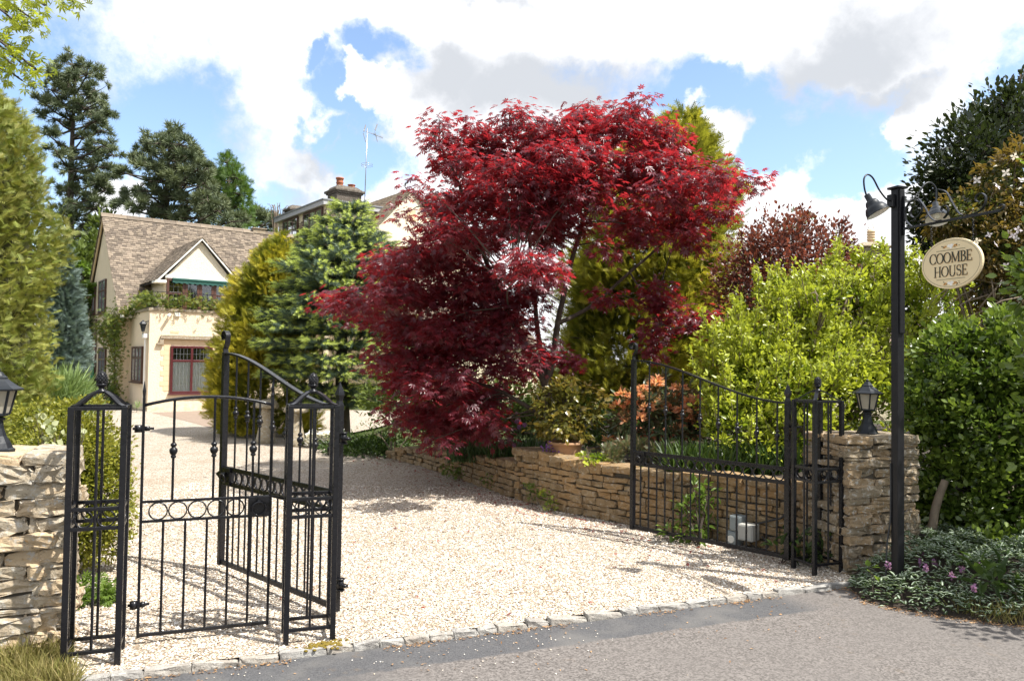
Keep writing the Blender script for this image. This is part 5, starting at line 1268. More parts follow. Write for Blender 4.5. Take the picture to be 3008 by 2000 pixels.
# garden trees left of the house
shrub('garden_tree', 'dark leafy trees filling the gap between hedge and gable', 'tree', 36, [(250, 800, 0, 50, 60, 1500), (215, 880, 1, 60, 60, 1700), (290, 760, 3, 40, 70, 900), (190, 960, -1, 50, 60, 1300), (250, 980, 0, 40, 60, 900), (240, 1080, -1, 60, 70, 900), (150, 800, 2, 80, 120, 1500), (320, 700, 5, 40, 60, 700)], .33, SIMPLE, LM['woodland'], stem_r=.2, lower=-.8)
shrub('broadleaf_tree', 'fresh green broadleaf branches against the dark pine by the gable', 'tree', 33, [(235, 790, 0, 34, 14, 260), (225, 845, -1, 44, 16, 360), (245, 905, 0, 36, 14, 300), (205, 925, -1, 40, 18, 300), (255, 960, 0, 26, 14, 180)], .26, SIMPLE, LM['fresh'], stem_r=.12)

# ------------------------------------------------------------------ left boundary: hedge, conifers, clipped box
hb = np.array((-6.02, 7.35, 0)); hd = thing('conifer_hedge', 'tall golden green clipped conifer hedge at the left boundary', 'hedge', hb); L = Leaves(); n = 56000
u = rng.uniform(-1, 1, n); v = rng.uniform(-1, 1, n)
def hedge_surface(n, half, H, p=3.2):
    d = rand_dir(n); d[:, 2] = np.abs(d[:, 2]) * 1.0; q = (np.abs(d) ** p).sum(1) ** (1 / p); s_ = d / q[:, None]
    return s_, np.stack([s_[:, 0] * half[0], s_[:, 1] * half[1], s_[:, 2] * H], 1)
s_, P = hedge_surface(n, (1.24, 1.05), 4.62, 4.2); out = unit(s_ * np.array((1 / 1.25, 1 / 1.05, 1 / 4.6)))
waist = 1 - .04 * (P[:, 2] / 4.6) ** 2; bul = .10 * np.sin(P[:, 2] * 2.3 + P[:, 1] * 1.5) + .07 * np.sin(P[:, 2] * 5.1 - P[:, 1] * 3.7 + P[:, 0] * 2)
P[:, :2] *= waist[:, None]; P += out * (bul + rng.normal(size=n) * .07)[:, None]; P[:, 2] = np.maximum(P[:, 2], .05)
A_ = unit(out * .55 + np.array((.1, 0, .42)) + rng.normal(size=(n, 3)) * .55)
L.put(P, A_, unit(out * .5 + (0, 0, .5) + rng.normal(size=(n, 3)) * .5), rng.uniform(.06, .14, n), np.clip(.5 * rng.random(n) + .28 + .30 * np.sin(P[:, 2] * 3.1 + P[:, 1] * 2.2), 0, 1), np.clip(rng.random(n) * 1.3 - .3, 0, 1))
cm = MB(); t_ = np.linspace(0, 1, 14)
for q in range(13):
    pass
ss_ = np.linspace(0, 2 * math.pi, 33)[:-1]; sx = np.sign(np.cos(ss_)) * np.abs(np.cos(ss_)) ** .5; sy = np.sign(np.sin(ss_)) * np.abs(np.sin(ss_)) ** .5; Vc = []
for q in t_: f_ = (1 - (q ** 4.2)) ** (1 / 4.2) * .93 + .004; Vc += [(1.24 * f_ * a_, 1.05 * f_ * b_, .02 + 4.36 * q) for a_, b_ in zip(sx, sy)]
cm.add(np.array(Vc) + rng.normal(size=(len(Vc), 3)) * .03, [(i * 32 + u_, i * 32 + (u_ + 1) % 32, (i + 1) * 32 + (u_ + 1) % 32, (i + 1) * 32 + u_) for i in range(13) for u_ in range(32)])
cm.build('branches', plain('hedge_inside', (.055, .058, .014), .9, var=.35, scale=9, bs=.8, bscale=25), hd, True); L.build('foliage', tpl_frond(5, .26, .46), LM['thuja'], hd)
cone_conifer('blue_conifer', 'narrow blue grey conifer between hedge and house', 15.0, [(735, 182, 196), (800, 168, 205), (900, 150, 222), (1000, 130, 238), (1080, 120, 243), (1130, 125, 235)], .24, LM['bluecon'], 6500, tpl_frond(5, .2, .4), (185, 1290), lumps=70, trunk_r=.07)
shrub('feathery_shrub', 'feathery pale green shrub behind the clipped box', 'shrub', 9.5, [(165, 1160, 0, 62, 50, 900), (215, 1175, .2, 36, 40, 420), (120, 1190, 0, 50, 50, 500), (190, 1230, 0, 70, 50, 500)], .22, tpl_blade(3, .03, .1), LM['lavender'], up=.95, jit=.5, lower=-.4)
shrub('box_shrub', 'clipped yellow green box bush behind the first gate column', 'shrub', 6.3, [(215, 1400, 0, 135, 150, 7500), (140, 1270, .25, 95, 90, 3600), (285, 1470, 0, 95, 125, 4600), (205, 1560, 0, 110, 110, 4200), (235, 1250, .2, 85, 75, 3000), (315, 1560, .1, 62, 80, 1900), (110, 1420, .2, 85, 130, 2600), (275, 1340, .1, 90, 95, 3600), (180, 1340, -.1, 100, 100, 3000)], .032, tpl_leaf(.34, .06, .1), LM['box'], sig=.13, shell=(.72, 1.02), tipr=(.80, 1.05), stem_r=.02)
shrub('variegated_plant', 'cream edged broad leaves growing through the box bush', 'plant', 5.85, [(120, 1245, 0, 30, 20, 26), (160, 1285, 0, 30, 20, 22), (250, 1262, -.05, 20, 22, 8), (196, 1540, -.15, 14, 80, 40)], .052, ROUND, LM['cream'], stem_r=.006)
shrub('cranesbill', 'light green lobed leaves at the foot of the box bush', 'plant', 5.5, [(215, 1770, 0, 42, 52, 190), (290, 1800, .1, 40, 44, 150), (250, 1730, .1, 50, 40, 130)], .062, tpl_maple(5), LM['fresh'], stem_r=.005, up=.1, nout=.2)

# rough grass under the pale pillar
def grass_patch(name, poly, n, hmin, hmax, lm, zf=lambda x, y: -.03, wd=.02, k='stuff'):
    P = np.array(poly); x = rng.uniform(P[:, 0].min(), P[:, 0].max(), n * 3); y = rng.uniform(P[:, 1].min(), P[:, 1].max(), n * 3); kk = inside(x, y, poly); x, y = x[kk][:n], y[kk][:n]
    z = np.array([zf(a, b_) for a, b_ in zip(x, y)]); n = len(x); tf = .5 + .5 * np.sin(x * 9 + 1) * np.cos(y * 7)
    A_ = unit(np.stack([rng.normal(size=n) * .45, rng.normal(size=n) * .45, np.ones(n)], 1)); N_l = unit(np.stack([rng.normal(size=n), rng.normal(size=n), rng.normal(size=n) * .2], 1))
    o = leafy(name, np.stack([x, y, z], 1), A_, N_l, rng.uniform(hmin, hmax, n) * (.5 + .6 * tf), tpl_blade(4, wd, .4), lm, None, rng.random(n), np.clip(rng.random(n) * .8 + .3 * (tf - .5), 0, 1)); return kind(o, k)
gp = [tuple(gnd(*p)[:2]) for p in ((-60, 1915), (120, 1900), (195, 1930), (235, 1990), (210, 2030), (-60, 2060))]
grass_patch('rough_grass', gp, 5200, .07, .22, LM['grass'], wd=.016)

# ------------------------------------------------------------------ right side shrubs
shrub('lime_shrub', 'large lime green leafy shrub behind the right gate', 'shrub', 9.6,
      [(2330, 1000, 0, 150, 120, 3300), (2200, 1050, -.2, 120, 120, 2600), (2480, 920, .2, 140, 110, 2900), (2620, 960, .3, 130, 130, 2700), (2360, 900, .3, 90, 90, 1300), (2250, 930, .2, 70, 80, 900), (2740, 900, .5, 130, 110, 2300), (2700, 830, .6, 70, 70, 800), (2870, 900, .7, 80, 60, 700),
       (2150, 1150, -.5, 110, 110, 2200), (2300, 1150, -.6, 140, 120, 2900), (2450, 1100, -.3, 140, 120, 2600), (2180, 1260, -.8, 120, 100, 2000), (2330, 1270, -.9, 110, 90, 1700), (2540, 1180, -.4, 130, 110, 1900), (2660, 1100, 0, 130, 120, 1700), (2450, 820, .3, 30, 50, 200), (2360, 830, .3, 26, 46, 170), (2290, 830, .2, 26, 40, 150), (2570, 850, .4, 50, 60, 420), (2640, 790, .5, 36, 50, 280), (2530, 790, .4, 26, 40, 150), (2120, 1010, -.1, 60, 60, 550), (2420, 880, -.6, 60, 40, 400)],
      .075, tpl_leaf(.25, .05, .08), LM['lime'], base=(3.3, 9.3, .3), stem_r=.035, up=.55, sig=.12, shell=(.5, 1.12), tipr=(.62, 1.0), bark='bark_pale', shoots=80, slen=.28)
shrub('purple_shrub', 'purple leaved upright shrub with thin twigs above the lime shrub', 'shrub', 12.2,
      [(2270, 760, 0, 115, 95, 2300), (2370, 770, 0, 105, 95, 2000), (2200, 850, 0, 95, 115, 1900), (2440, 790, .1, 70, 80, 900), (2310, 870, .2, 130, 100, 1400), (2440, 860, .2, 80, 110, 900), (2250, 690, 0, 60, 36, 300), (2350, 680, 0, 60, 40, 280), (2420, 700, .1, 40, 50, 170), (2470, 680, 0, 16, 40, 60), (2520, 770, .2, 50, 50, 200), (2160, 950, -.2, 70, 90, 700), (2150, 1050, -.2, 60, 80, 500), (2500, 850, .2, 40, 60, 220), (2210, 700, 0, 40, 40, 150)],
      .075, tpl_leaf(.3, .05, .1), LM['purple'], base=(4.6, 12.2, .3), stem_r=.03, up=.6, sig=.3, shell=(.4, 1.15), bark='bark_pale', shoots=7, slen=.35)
shrub('sycamore_sapling', 'fresh green sapling shoot above the purple shrub', 'tree', 12.6, [(2345, 640, 0, 24, 20, 22), (2310, 660, 0, 30, 24, 26), (2330, 690, 0, 24, 30, 18)], .13, tpl_maple(5), LM['fresh'], base=(4.7, 12.9, .3), stem_r=.015)
shrub('dark_evergreen', 'tall dark glossy evergreen tree at the right edge', 'tree', 12.0,
      [(2850, 480, 0, 130, 130, 2900), (2960, 400, .2, 130, 130, 2700), (2780, 560, 0, 90, 100, 1700), (2900, 600, -.2, 150, 110, 2600), (2740, 660, 0, 60, 90, 900), (3050, 520, .3, 160, 200, 2600), (2880, 370, .2, 50, 50, 420), (2960, 300, .3, 60, 60, 480), (2780, 700, -.1, 90, 90, 1200), (2920, 740, -.2, 140, 90, 1700), (2730, 730, .2, 46, 60, 420), (3150, 700, .4, 200, 200, 2200), (3000, 260, .2, 20, 50, 80)],
      .105, tpl_leaf(.27, .05, .06), LM['holly'], base=(7.6, 12.3, 0), stem_r=.09, up=.35, sig=.18, shell=(.5, 1.08))
cl = shrub('clematis', 'clematis with pale pink white flowers over the right boundary', 'climber', 9.0,
      [(2960, 560, 0, 90, 90, 1500), (2860, 620, 0, 100, 60, 1300), (2990, 680, -.1, 100, 110, 1600), (2900, 720, -.1, 80, 90, 1200), (2790, 650, .1, 60, 40, 420), (3030, 480, .1, 80, 70, 800), (2960, 830, 0, 90, 90, 900), (3080, 700, -.2, 110, 180, 1500), (2880, 830, .1, 60, 80, 500), (2770, 690, .1, 40, 24, 160), (3000, 900, 0, 90, 60, 600)],
      .085, tpl_leaf(.22, .04, .16), LM['clematis'], base=(5.9, 9.3, 0), stem_r=.03, up=-.05, jit=.8, droop=.2, sig=.16, tipr=(.7, 1.0), bark='bark_pale')
cb = np.array(cl.location); mb = MB()
for i in range(46):
    p = at(rng.uniform(2850, 3060), rng.uniform(740, 950), 8.85 + rng.uniform(-.2, .3)) - cb; q = p + np.array((rng.normal() * .25, rng.normal() * .15, rng.uniform(-.5, -.15))); limb(mb, [p, (p + q) / 2 + rng.normal(size=3) * .12, q], .010, .006, 4, 4, .08)
mb.build('bare_vines', M['bark_pale'], cl, True)
for i, (px, py) in enumerate([(2985, 700), (2955, 780), (2938, 832), (2975, 692), (2925, 718), (2965, 682), (2870, 708), (2990, 675), (2700, 764), (2930, 548), (2980, 460), (2870, 530), (2955, 508), (3000, 600), (2845, 728), (2905, 690), (2995, 945), (2760, 730), (2975, 580), (3002, 530)]):
    p = at(px, py, 8.35 + rng.uniform(0, .25)) - cb; leafy('flower', p[None], unit(rng.normal(size=(1, 3))), unit(np.array([[-.35, -.9, .25]]) + rng.normal(size=(1, 3)) * .3), np.array([rng.uniform(.038, .055)]), tpl_flower(4, .30, .05), LM['pinkwhite'], cl)
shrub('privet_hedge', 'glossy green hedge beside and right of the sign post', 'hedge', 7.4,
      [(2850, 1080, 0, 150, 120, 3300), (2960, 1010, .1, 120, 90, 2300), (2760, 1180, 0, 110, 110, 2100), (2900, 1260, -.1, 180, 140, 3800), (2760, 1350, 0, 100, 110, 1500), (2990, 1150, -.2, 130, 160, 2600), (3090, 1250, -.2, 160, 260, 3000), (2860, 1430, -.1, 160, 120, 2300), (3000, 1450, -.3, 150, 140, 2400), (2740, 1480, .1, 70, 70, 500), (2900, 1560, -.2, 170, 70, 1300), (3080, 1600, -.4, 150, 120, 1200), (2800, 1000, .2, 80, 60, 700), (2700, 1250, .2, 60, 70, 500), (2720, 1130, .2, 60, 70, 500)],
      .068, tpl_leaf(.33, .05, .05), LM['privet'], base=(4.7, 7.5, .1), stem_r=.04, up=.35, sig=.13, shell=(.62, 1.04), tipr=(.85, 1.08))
# the hedge rises past the corner of the road; its shade falls on the pillar and the bank
b0 = np.array((5.0, 6.05, 0)); rh = thing('roadside_tree', 'tall leafy tree just past the right edge shading the sign post foot', 'tree', b0); L = Leaves(); mb = MB()
for c, r_, n in (((-.62, .05, 2.45), (.42, .42, .5), 900), ((-.2, -.1, 3.2), (.55, .5, .55), 900), ((.35, -.3, 4.1), (.6, .6, .6), 800), ((-.5, .05, 1.6), (.45, .5, .6), 800), ((-.35, -.75, 1.5), (.4, .5, .7), 600), ((-.1, -.9, 2.6), (.45, .5, .6), 600)):
    L.lump(np.array(c), np.array(r_), n, .085, None, .2, (.4, 1.05), .3, .7); limb(mb, [(0.3, .1, -.1), np.array((.3, .1, 1.0)) * .5 + np.array(c) * .5, c], .09, .03, 7, 4, .02)
mb.build('trunk', M['bark'], rh, True); L.build('crown', tpl_leaf(.33, .05, .05), LM['privet'], rh)
# timber prop in the hedge
pr_ = at(2730, 1560, 7.0); pr_[2] = .12; b = MB(); limb(b, [(0, 0, -.1), (.06, .02, .35), (.17, .05, .62)], .042, .034, 8, 4, .01); tp_ = thing('hedge_stake', 'leaning weathered timber stake at the foot of the hedge', 'stake', pr_); b.build('stake', M['bark_pale'], tp_, True)

# ground cover on the bank: silver striped leaves with purple flower heads
def bank_z(x, y): return -.03 + .30 * min(1, max(0, min_edge(x, y) / .55))
BK = np.array(bank)
def min_edge(x, y):
    p = np.array((x, y)); m_ = 9
    for i in range(5):
        a, b_ = BK[i], BK[i + 1]; d = b_ - a; t_ = np.clip(((p - a) @ d) / (d @ d), 0, 1); m_ = min(m_, np.linalg.norm(p - a - d * t_))
    return m_
poly = bank[:5] + [(5.2, 5.3), (5.2, 7.3), (3.8, 7.2), (3.55, 6.75), (2.85, 6.45)]
n = 9000; Pg = np.array(poly); x = rng.uniform(2.6, 5.2, n * 2); y = rng.uniform(4.9, 7.3, n * 2); kk = inside(x, y, poly); x, y = x[kk][:n], y[kk][:n]
tu = np.array([bank_z(a, b_) for a, b_ in zip(x, y)]); tu += .05 * np.sin(x * 11) * np.sin(y * 13) + rng.uniform(0, .06, len(x)); n = len(x)
A_ = unit(np.stack([rng.normal(size=n), rng.normal(size=n), rng.uniform(-.1, .5, n)], 1)); gcov = thing('ground_cover', 'silver striped ground cover spilling over the tarmac by the pillar', 'ground cover', (0, 0, 0))
bpy.data.objects.remove(gcov); k_ = rng.random(n) < .45
o = leafy('ground_cover', np.stack([x, y, tu], 1), A_, np.array((0, 0, 1.)) + rng.normal(size=(n, 3)) * .25, rng.uniform(.038, .062, n), LONG, LM['deadnettle'], None, rng.random(n), np.where(k_, 0, 0)); kind(o, 'stuff')
stripe = np.array([(.08, -.05, .055), (.08, .05, .055), (.55, .085, .062), (.92, 0, -.055), (.55, -.085, .062), (.5, 0, .02)]); stf = np.array([(0, 5, 1), (1, 5, 2), (2, 5, 3), (3, 5, 4), (4, 5, 0)])
q = rng.random(n) < .8
stripe[:, 2] += .03
Ps = np.stack([x, y, tu], 1)[q]; rs = np.random.default_rng(11)
me_o = bpy.data.objects['ground_cover']
# the pale stripe sits on the same leaves
tvS, tfS = (np.vstack([LONG[0], stripe]), np.vstack([LONG[1], stf + len(LONG[0])]))
bpy.data.objects.remove(me_o)
nl = len(LONG[0]); tipv = np.concatenate([np.zeros(nl), np.ones(len(stripe))])
o = leafy('ground_cover', np.stack([x, y, tu], 1), A_, np.array((0, 0, 1.)) + rng.normal(size=(n, 3)) * .25, rng.uniform(.040, .066, n), (tvS, tfS), LM['deadnettle'])
o.data.attributes['tip'].data.foreach_set('value', np.tile(tipv, n).astype(np.float32)); kind(o, 'stuff')
for i, (px, py) in enumerate([(2716, 1612), (2610, 1650), (2745, 1640), (2705, 1642), (2722, 1658), (2866, 1632), (2825, 1662), (2935, 1622), (2795, 1680), (2860, 1715)]):
    p = gnd(px, py, .27); p[2] = .22; fl = thing('dead_nettle_flower', 'small purple flower head in the striped ground cover', 'flower', p, 0, 'purple flower heads in the ground cover'); m_ = 22
    leafy('petals', np.stack([rng.normal(size=m_) * .008, rng.normal(size=m_) * .008, rng.uniform(.0, .045, m_)], 1), rand_dir(m_) + (0, 0, .3), rand_dir(m_), np.full(m_, .02), ROUND, LM['mauve'], fl)
grass_patch('verge_grass', [tuple(gnd(*p)[:2]) for p in ((2800, 1790), (2840, 1720), (2960, 1700), (3060, 1780), (3060, 1830), (2900, 1815))], 1500, .06, .20, LM['grass'], wd=.014)
shrub('dock_plant', 'broad pointed green leaves in the verge below the hedge', 'plant', 5.75, [(2905, 1690, 0, 44, 40, 26), (2960, 1720, .1, 40, 36, 18)], .17, tpl_leaf(.16, .03, .25), LM['mid'], stem_r=.006, up=.5)
shrub('seedling', 'single bright green leaf rising at the foot of the pillar', 'plant', 6.05, [(2558, 1672, 0, 12, 10, 3), (2568, 1690, 0, 8, 8, 2)], .07, ROUND, LM['fresh'], stem_r=.004)

# ------------------------------------------------------------------ flower bed plants
shrub('rhododendron', 'rhododendron with fading coral orange flowers behind the open gate', 'shrub', 10.2, [(1890, 1200, -.1, 76, 66, 480), (1980, 1190, 0, 76, 66, 480), (2040, 1200, .1, 66, 60, 380), (1850, 1250, -.1, 60, 50, 250), (1960, 1260, 0, 90, 50, 320), (2050, 1260, .1, 60, 50, 220), (1800, 1300, -.2, 34, 40, 110), (1930, 1145, .1, 40, 36, 130)], .115, tpl_leaf(.2, .03, .1), LM['rhodo'], stem_r=.022, up=.15, sig=.2, tipr=(2, 3))
rh_o = [o for o in bpy.data.objects if o.name.startswith('rhododendron')][0]; rb = np.array(rh_o.location)
for i, (px, py) in enumerate([(1830, 1160), (1855, 1185), (1885, 1145), (1845, 1215), (1905, 1170), (1925, 1130), (1940, 1185), (1960, 1200), (1985, 1160), (2005, 1205), (2045, 1175), (2060, 1215), (1880, 1230), (1845, 1240), (1930, 1120), (1900, 1200), (2030, 1240), (1995, 1140), (1795, 1290), (1830, 1305), (1870, 1165), (2025, 1180), (2065, 1195), (1815, 1195), (2015, 1225), (2080, 1235), (2095, 1260), (1990, 1255)]):
    p = at(px, py, 9.9 + rng.uniform(-.2, .25)) - rb; m_ = 38; d = rand_dir(m_); d[:, 2] = np.abs(d[:, 2]) * .7 - .15
    leafy('flower_truss', p + d * .05, d + (0, 0, -.1), rand_dir(m_), rng.uniform(.055, .095, m_), tpl_leaf(.24, .05, .2), LM['coral'], rh_o, None, np.clip(rng.normal(size=m_) * .4 + .2, 0, 1))
pot_p = at(1661, 1342, 9.75); pot_p[2] = .575
pot = thing('terracotta_pot', 'round pale terracotta pot standing on the low wall', 'plant pot', pot_p)
b = MB(); b.lathe([(.165, 0), (.172, .015), (.195, .12), (.205, .165), (.226, .172), (.230, .182), (.230, .198), (.222, .204), (.205, .204), (.198, .17), (.05, .165)], k=28); b.build('pot', M['terracotta'], pot, True)
b = MB(); b.lathe([(.197, .15), (.19, .172), (.001, .18)], k=16); b.build('compost', M['soil'], pot)
cam_p = pot_p + (0, 0, .17)
shrub('camellia', 'glossy olive camellia growing out of the terracotta pot', 'shrub', 9.75, [(1660, 1170, 0, 80, 50, 330), (1610, 1200, -.1, 60, 50, 250), (1710, 1200, 0, 60, 60, 260), (1650, 1240, -.1, 80, 46, 330), (1740, 1240, .1, 36, 40, 110), (1640, 1275, -.05, 60, 30, 150), (1665, 1120, 0, 44, 30, 120), (1580, 1170, 0, 26, 40, 70), (1700, 1270, 0, 44, 30, 90)], .082, tpl_leaf(.33, .05, .16), LM['camellia'], base=cam_p, stem_r=.016, up=.0, sig=.2, shell=(.4, 1.1), droop=.15)
tr_ = at(1960, 1290, 11.2); tr_[2] = .5; b = MB(); b.prism([(-.42, -.11, 0), (.42, -.11, 0), (.47, -.14, .30), (-.47, -.14, .30)], (0, .24, 0)); b.box((-.49, -.16, .30), (.49, .12, .345)); tro = thing('planter', 'long terracotta trough behind the coral rhododendron', 'planter', tr_, R(-8)); b.build('trough', M['clay_red'], tro, bevel=.008)
def clump(name, label, px0, px1, py, Y, n, hl, lm, zb, wd=.022, group=None, tplx=None):
    b0 = at((px0 + px1) / 2, py, Y); b0[2] = zb; root = thing(name, label, 'plant', b0, 0, group); hw = px_m((px1 - px0) / 2, Y)
    x = rng.uniform(-hw, hw, n); y = rng.uniform(-.25, .25, n); A_ = unit(np.stack([rng.normal(size=n) * .28, rng.normal(size=n) * .28, np.ones(n)], 1))
    leafy('blades', np.stack([x, y, 0 * x], 1), A_, np.stack([rng.normal(size=n), rng.normal(size=n), 0 * x], 1), rng.uniform(hl * .55, hl * 1.1, n), tplx or tpl_blade(4, wd, .3), lm, root); return root
clump('daffodil_leaves', 'strap leaf clump under the low maple branches', 1320, 1430, 1330, 11.3, 240, .42, LM['blade'], .33)
clump('daffodil_leaves', 'grey green strap leaves left of the terracotta pot', 1440, 1590, 1330, 10.9, 320, .46, LM['blade'], .36)
clump('lily_leaves', 'dark narrow leaved clump behind the open right gate', 1960, 2330, 1400, 8.45, 1700, .46, LM['mid'], .5, .035)
for i, (px, py) in enumerate([(1518, 1246), (1541, 1256), (1525, 1262), (1385 + 125, 1315)]):
    Yt = 10.6; p = at(px, 1335, Yt); p[2] = .38; top_ = at(px, py, Yt) - p; tl = thing('mauve_tulip', 'mauve tulip among the strap leaves by the pot', 'flower', p, 0, 'mauve tulips in the bed')
    b = MB(); limb(b, [(0, 0, 0), top_ * .5 + (.01, 0, 0), top_], .005, .004, 5, 3, .01); b.build('stem', LM['blade'], tl); m_ = 8; a = np.arange(m_) * 2.4
    leafy('petals', np.tile(top_, (m_, 1)), np.stack([np.cos(a) * .45, np.sin(a) * .45, np.full(m_, 1.)], 1), np.stack([-np.cos(a), -np.sin(a), np.full(m_, .4)], 1), np.full(m_, .075), tpl_leaf(.38, -.06, -.05), LM['mauve'], tl)
for i, (px, py, hgt) in enumerate([(1605, 1310, .22), (1618, 1330, .20), (1632, 1318, .16), (1600, 1290, .2)]):
    p = at(px, 1352, 9.6); p[2] = .5; top_ = np.array((0, 0, hgt)); tl = thing('bluebell', 'violet bell flower spike on the wall edge by the pot', 'flower', p, 0, 'violet flower spikes on the wall'); b = MB(); limb(b, [(0, 0, -.1), top_ * .5, top_], .004, .003, 4, 3, .01); b.build('stem', LM['blade'], tl); m_ = 16
    leafy('bells', top_ + rng.normal(size=(m_, 3)) * (.02, .02, .04), rand_dir(m_) - (0, 0, .4), rand_dir(m_), np.full(m_, .028), ROUND, LM['violet'], tl)
wf = shrub('candytuft', 'white flowering mound at the drive edge under the fir', 'plant', 15.8, [(950, 1300, 0, 40, 22, 420), (990, 1310, .1, 30, 20, 260), (910, 1310, 0, 22, 18, 160)], .09, SIMPLE, LM['mid'], stem_r=.01)
wb0 = np.array(wf.location); m_ = 360; P = np.array([at(rng.choice((935, 960, 975, 990, 915, 1005)) + rng.normal() * 9, 1292 + rng.normal() * 11, 15.6) for _ in range(m_)]) - wb0
leafy('flowers', P, rand_dir(m_) * (1, 1, .3), np.array((0, -.5, 1.)) + rng.normal(size=(m_, 3)) * .4, rng.uniform(.05, .085, m_), tpl_flower(5), LM['white'], wf)
shrub('edging_plant', 'low dark green mat spilling to the drive beyond the wall end', 'plant', 14.6, [(1010, 1325, .2, 60, 22, 700), (1080, 1335, 0, 70, 26, 800), (1130, 1310, .2, 70, 30, 700), (1050, 1300, .6, 70, 26, 600)], .085, SIMPLE, LM['mid'], stem_r=.01, lower=-.2)
shrub('bare_shrub', 'thin half bare shrub with pale twigs left of the maple', 'shrub', 14.2, [(1170, 1230, 0, 80, 70, 260), (1120, 1180, .2, 50, 60, 140), (1230, 1260, .1, 70, 50, 200), (1110, 1270, .1, 60, 40, 160)], .05, SIMPLE, LM['fresh'], stem_r=.02, bark='bark_pale')
# background planting that closes the bed behind the maple
shrub('laurel_shrub', 'dark green shrubs closing the bed under the crimson maple', 'shrub', 13.6, [(1330, 1200, 0, 110, 80, 1100), (1180, 1180, .6, 90, 90, 900), (1480, 1210, 0, 110, 80, 1100), (1420, 1270, -.5, 110, 40, 600), (1560, 1260, -.6, 80, 50, 500), (1250, 1270, 0, 100, 50, 600)], .12, SIMPLE, LM['woodland'], lower=-.3)
shrub('evergreen_shrub', 'dark low evergreen between the potted camellia and the lime shrub', 'shrub', 11.8, [(1770, 1260, 0, 90, 70, 900), (1880, 1300, .1, 110, 50, 800), (2020, 1310, 0, 110, 60, 900), (2140, 1330, -.3, 100, 60, 800), (1720, 1320, -.6, 70, 34, 400)], .08, SIMPLE, LM['mid'], lower=-.3)
shrub('ferny_plant', 'blue green ferny clump in front of the rhododendron', 'plant', 9.3, [(1850, 1330, 0, 70, 34, 420), (1940, 1340, 0, 60, 30, 300), (1780, 1345, -.1, 50, 24, 220)], .085, tpl_frond(5, .28, .5), LM['rhodo'], base=(1.5, 9.5, .5), stem_r=.006, lower=0)
shrub('yellow_green_plant', 'bright yellow green low plant on the wall top by the gate', 'plant', 9.0, [(1745, 1345, 0, 40, 16, 170), (1880, 1395, -.4, 22, 20, 70)], .05, ROUND, LM['lime'], base=(1.0, 9.2, .5), stem_r=.005)
# plants rooted at the foot of the wall
shrub('hellebore', 'hellebore with pale green leaves against the wall behind the gate', 'plant', 7.75, [(2010, 1500, 0, 46, 40, 60), (2060, 1520, .05, 44, 40, 55), (1990, 1560, .0, 40, 30, 36), (2080, 1450, 0, 26, 30, 26), (2040, 1440, 0, 26, 24, 24), (2040, 1585, -.02, 40, 24, 26)], .115, tpl_leaf(.17, .03, .2), LM['fresh'], base=(1.85, 7.62, 0), stem_r=.010, up=.1)
shrub('palmate_plant', 'dark palmate plant at the foot of the right gate column', 'plant', 6.95, [(2330, 1610, 0, 60, 34, 60), (2390, 1600, .0, 50, 40, 50), (2350, 1570, 0, 40, 30, 30)], .13, tpl_leaf(.14, .02, .25), LM['mid'], base=(2.42, 7.0, 0), stem_r=.007)
for i, (px, py, Y, sz, lab) in enumerate([(1330, 1400, 11.7, 1.0, 'climbing'), (1345, 1390, 11.6, 1.2, 'tallest'), (1440, 1430, 10.7, .8, 'small'), (1560, 1460, 9.6, .9, 'ferny'), (1615, 1480, 9.3, 1.0, 'yellowing'), (1255, 1340, 13.2, 1.0, 'trailing')]):
    shrub('columbine', f'{lab} light green lobed leaf plant at the foot of the wall', 'plant', Y, [(px, py - 14 * sz, 0, 26 * sz, 30 * sz, int(46 * sz)), (px + 8, py + 8, 0, 22 * sz, 16, int(28 * sz))], .055, tpl_maple(5), LM['fresh'] if i != 4 else LM['lime'], stem_r=.004, group='leafy plants at the foot of the wall', nout=.2)

# ------------------------------------------------------------------ climbers on the house
def climber(name, label, pts, n, size, lm, sigma, tplx=None):
    """pts in house coordinates"""
    root = thing(name, label, 'climber', HO, TH); L = Leaves(); mb = MB(); P = np.array(pts); Q = limb(mb, pts, .03, .01, 5, 5, .02)
    i = rng.integers(0, len(Q), n); pos = Q[i] + rng.normal(size=(n, 3)) * np.array(sigma); L.put(pos, unit(rng.normal(size=(n, 3)) + (0, -.6, -.2)), unit(rng.normal(size=(n, 3)) * .5 + (-.3, -.6, .6)), rng.uniform(.6, 1.2, n) * size, None, (rng.random(n) < .15) * 1.0)
    mb.build('stem', M['bark'], root, True); L.build('foliage', tplx or tpl_maple(5), lm, root); return root
climber('climbing_vine', 'leafy vine trained along the balcony railing', [(-.35, 2.7, 3.1), (-.15, 2.2, 3.5), (-.02, 1.2, 3.68), (.0, .15, 3.72), (.6, .03, 3.62), (1.2, .03, 3.68), (1.9, .03, 3.6), (2.6, .03, 3.68), (3.4, .03, 3.6)], 1500, .13, LM['vine'], (.10, .12, .13))
climber('wisteria', 'wisteria climbing the house corner from the ground', [(-.42, 3.0, 0), (-.46, 3.1, 1.0), (-.45, 3.2, 2.0), (-.48, 3.3, 2.7), (-.45, 3.0, 3.1), (-.6, 4.2, 2.9), (-.6, 5.0, 2.6)], 1900, .13, LM['vine'], (.13, .45, .28))
climber('ivy', 'dark ivy over the far end of the gable wall', [(-.5, 9.9, 0), (-.5, 9.6, 1.3), (-.5, 9.2, 2.4), (-.5, 8.7, 3.0)], 1100, .14, LM['mid'], (.15, .5, .35))
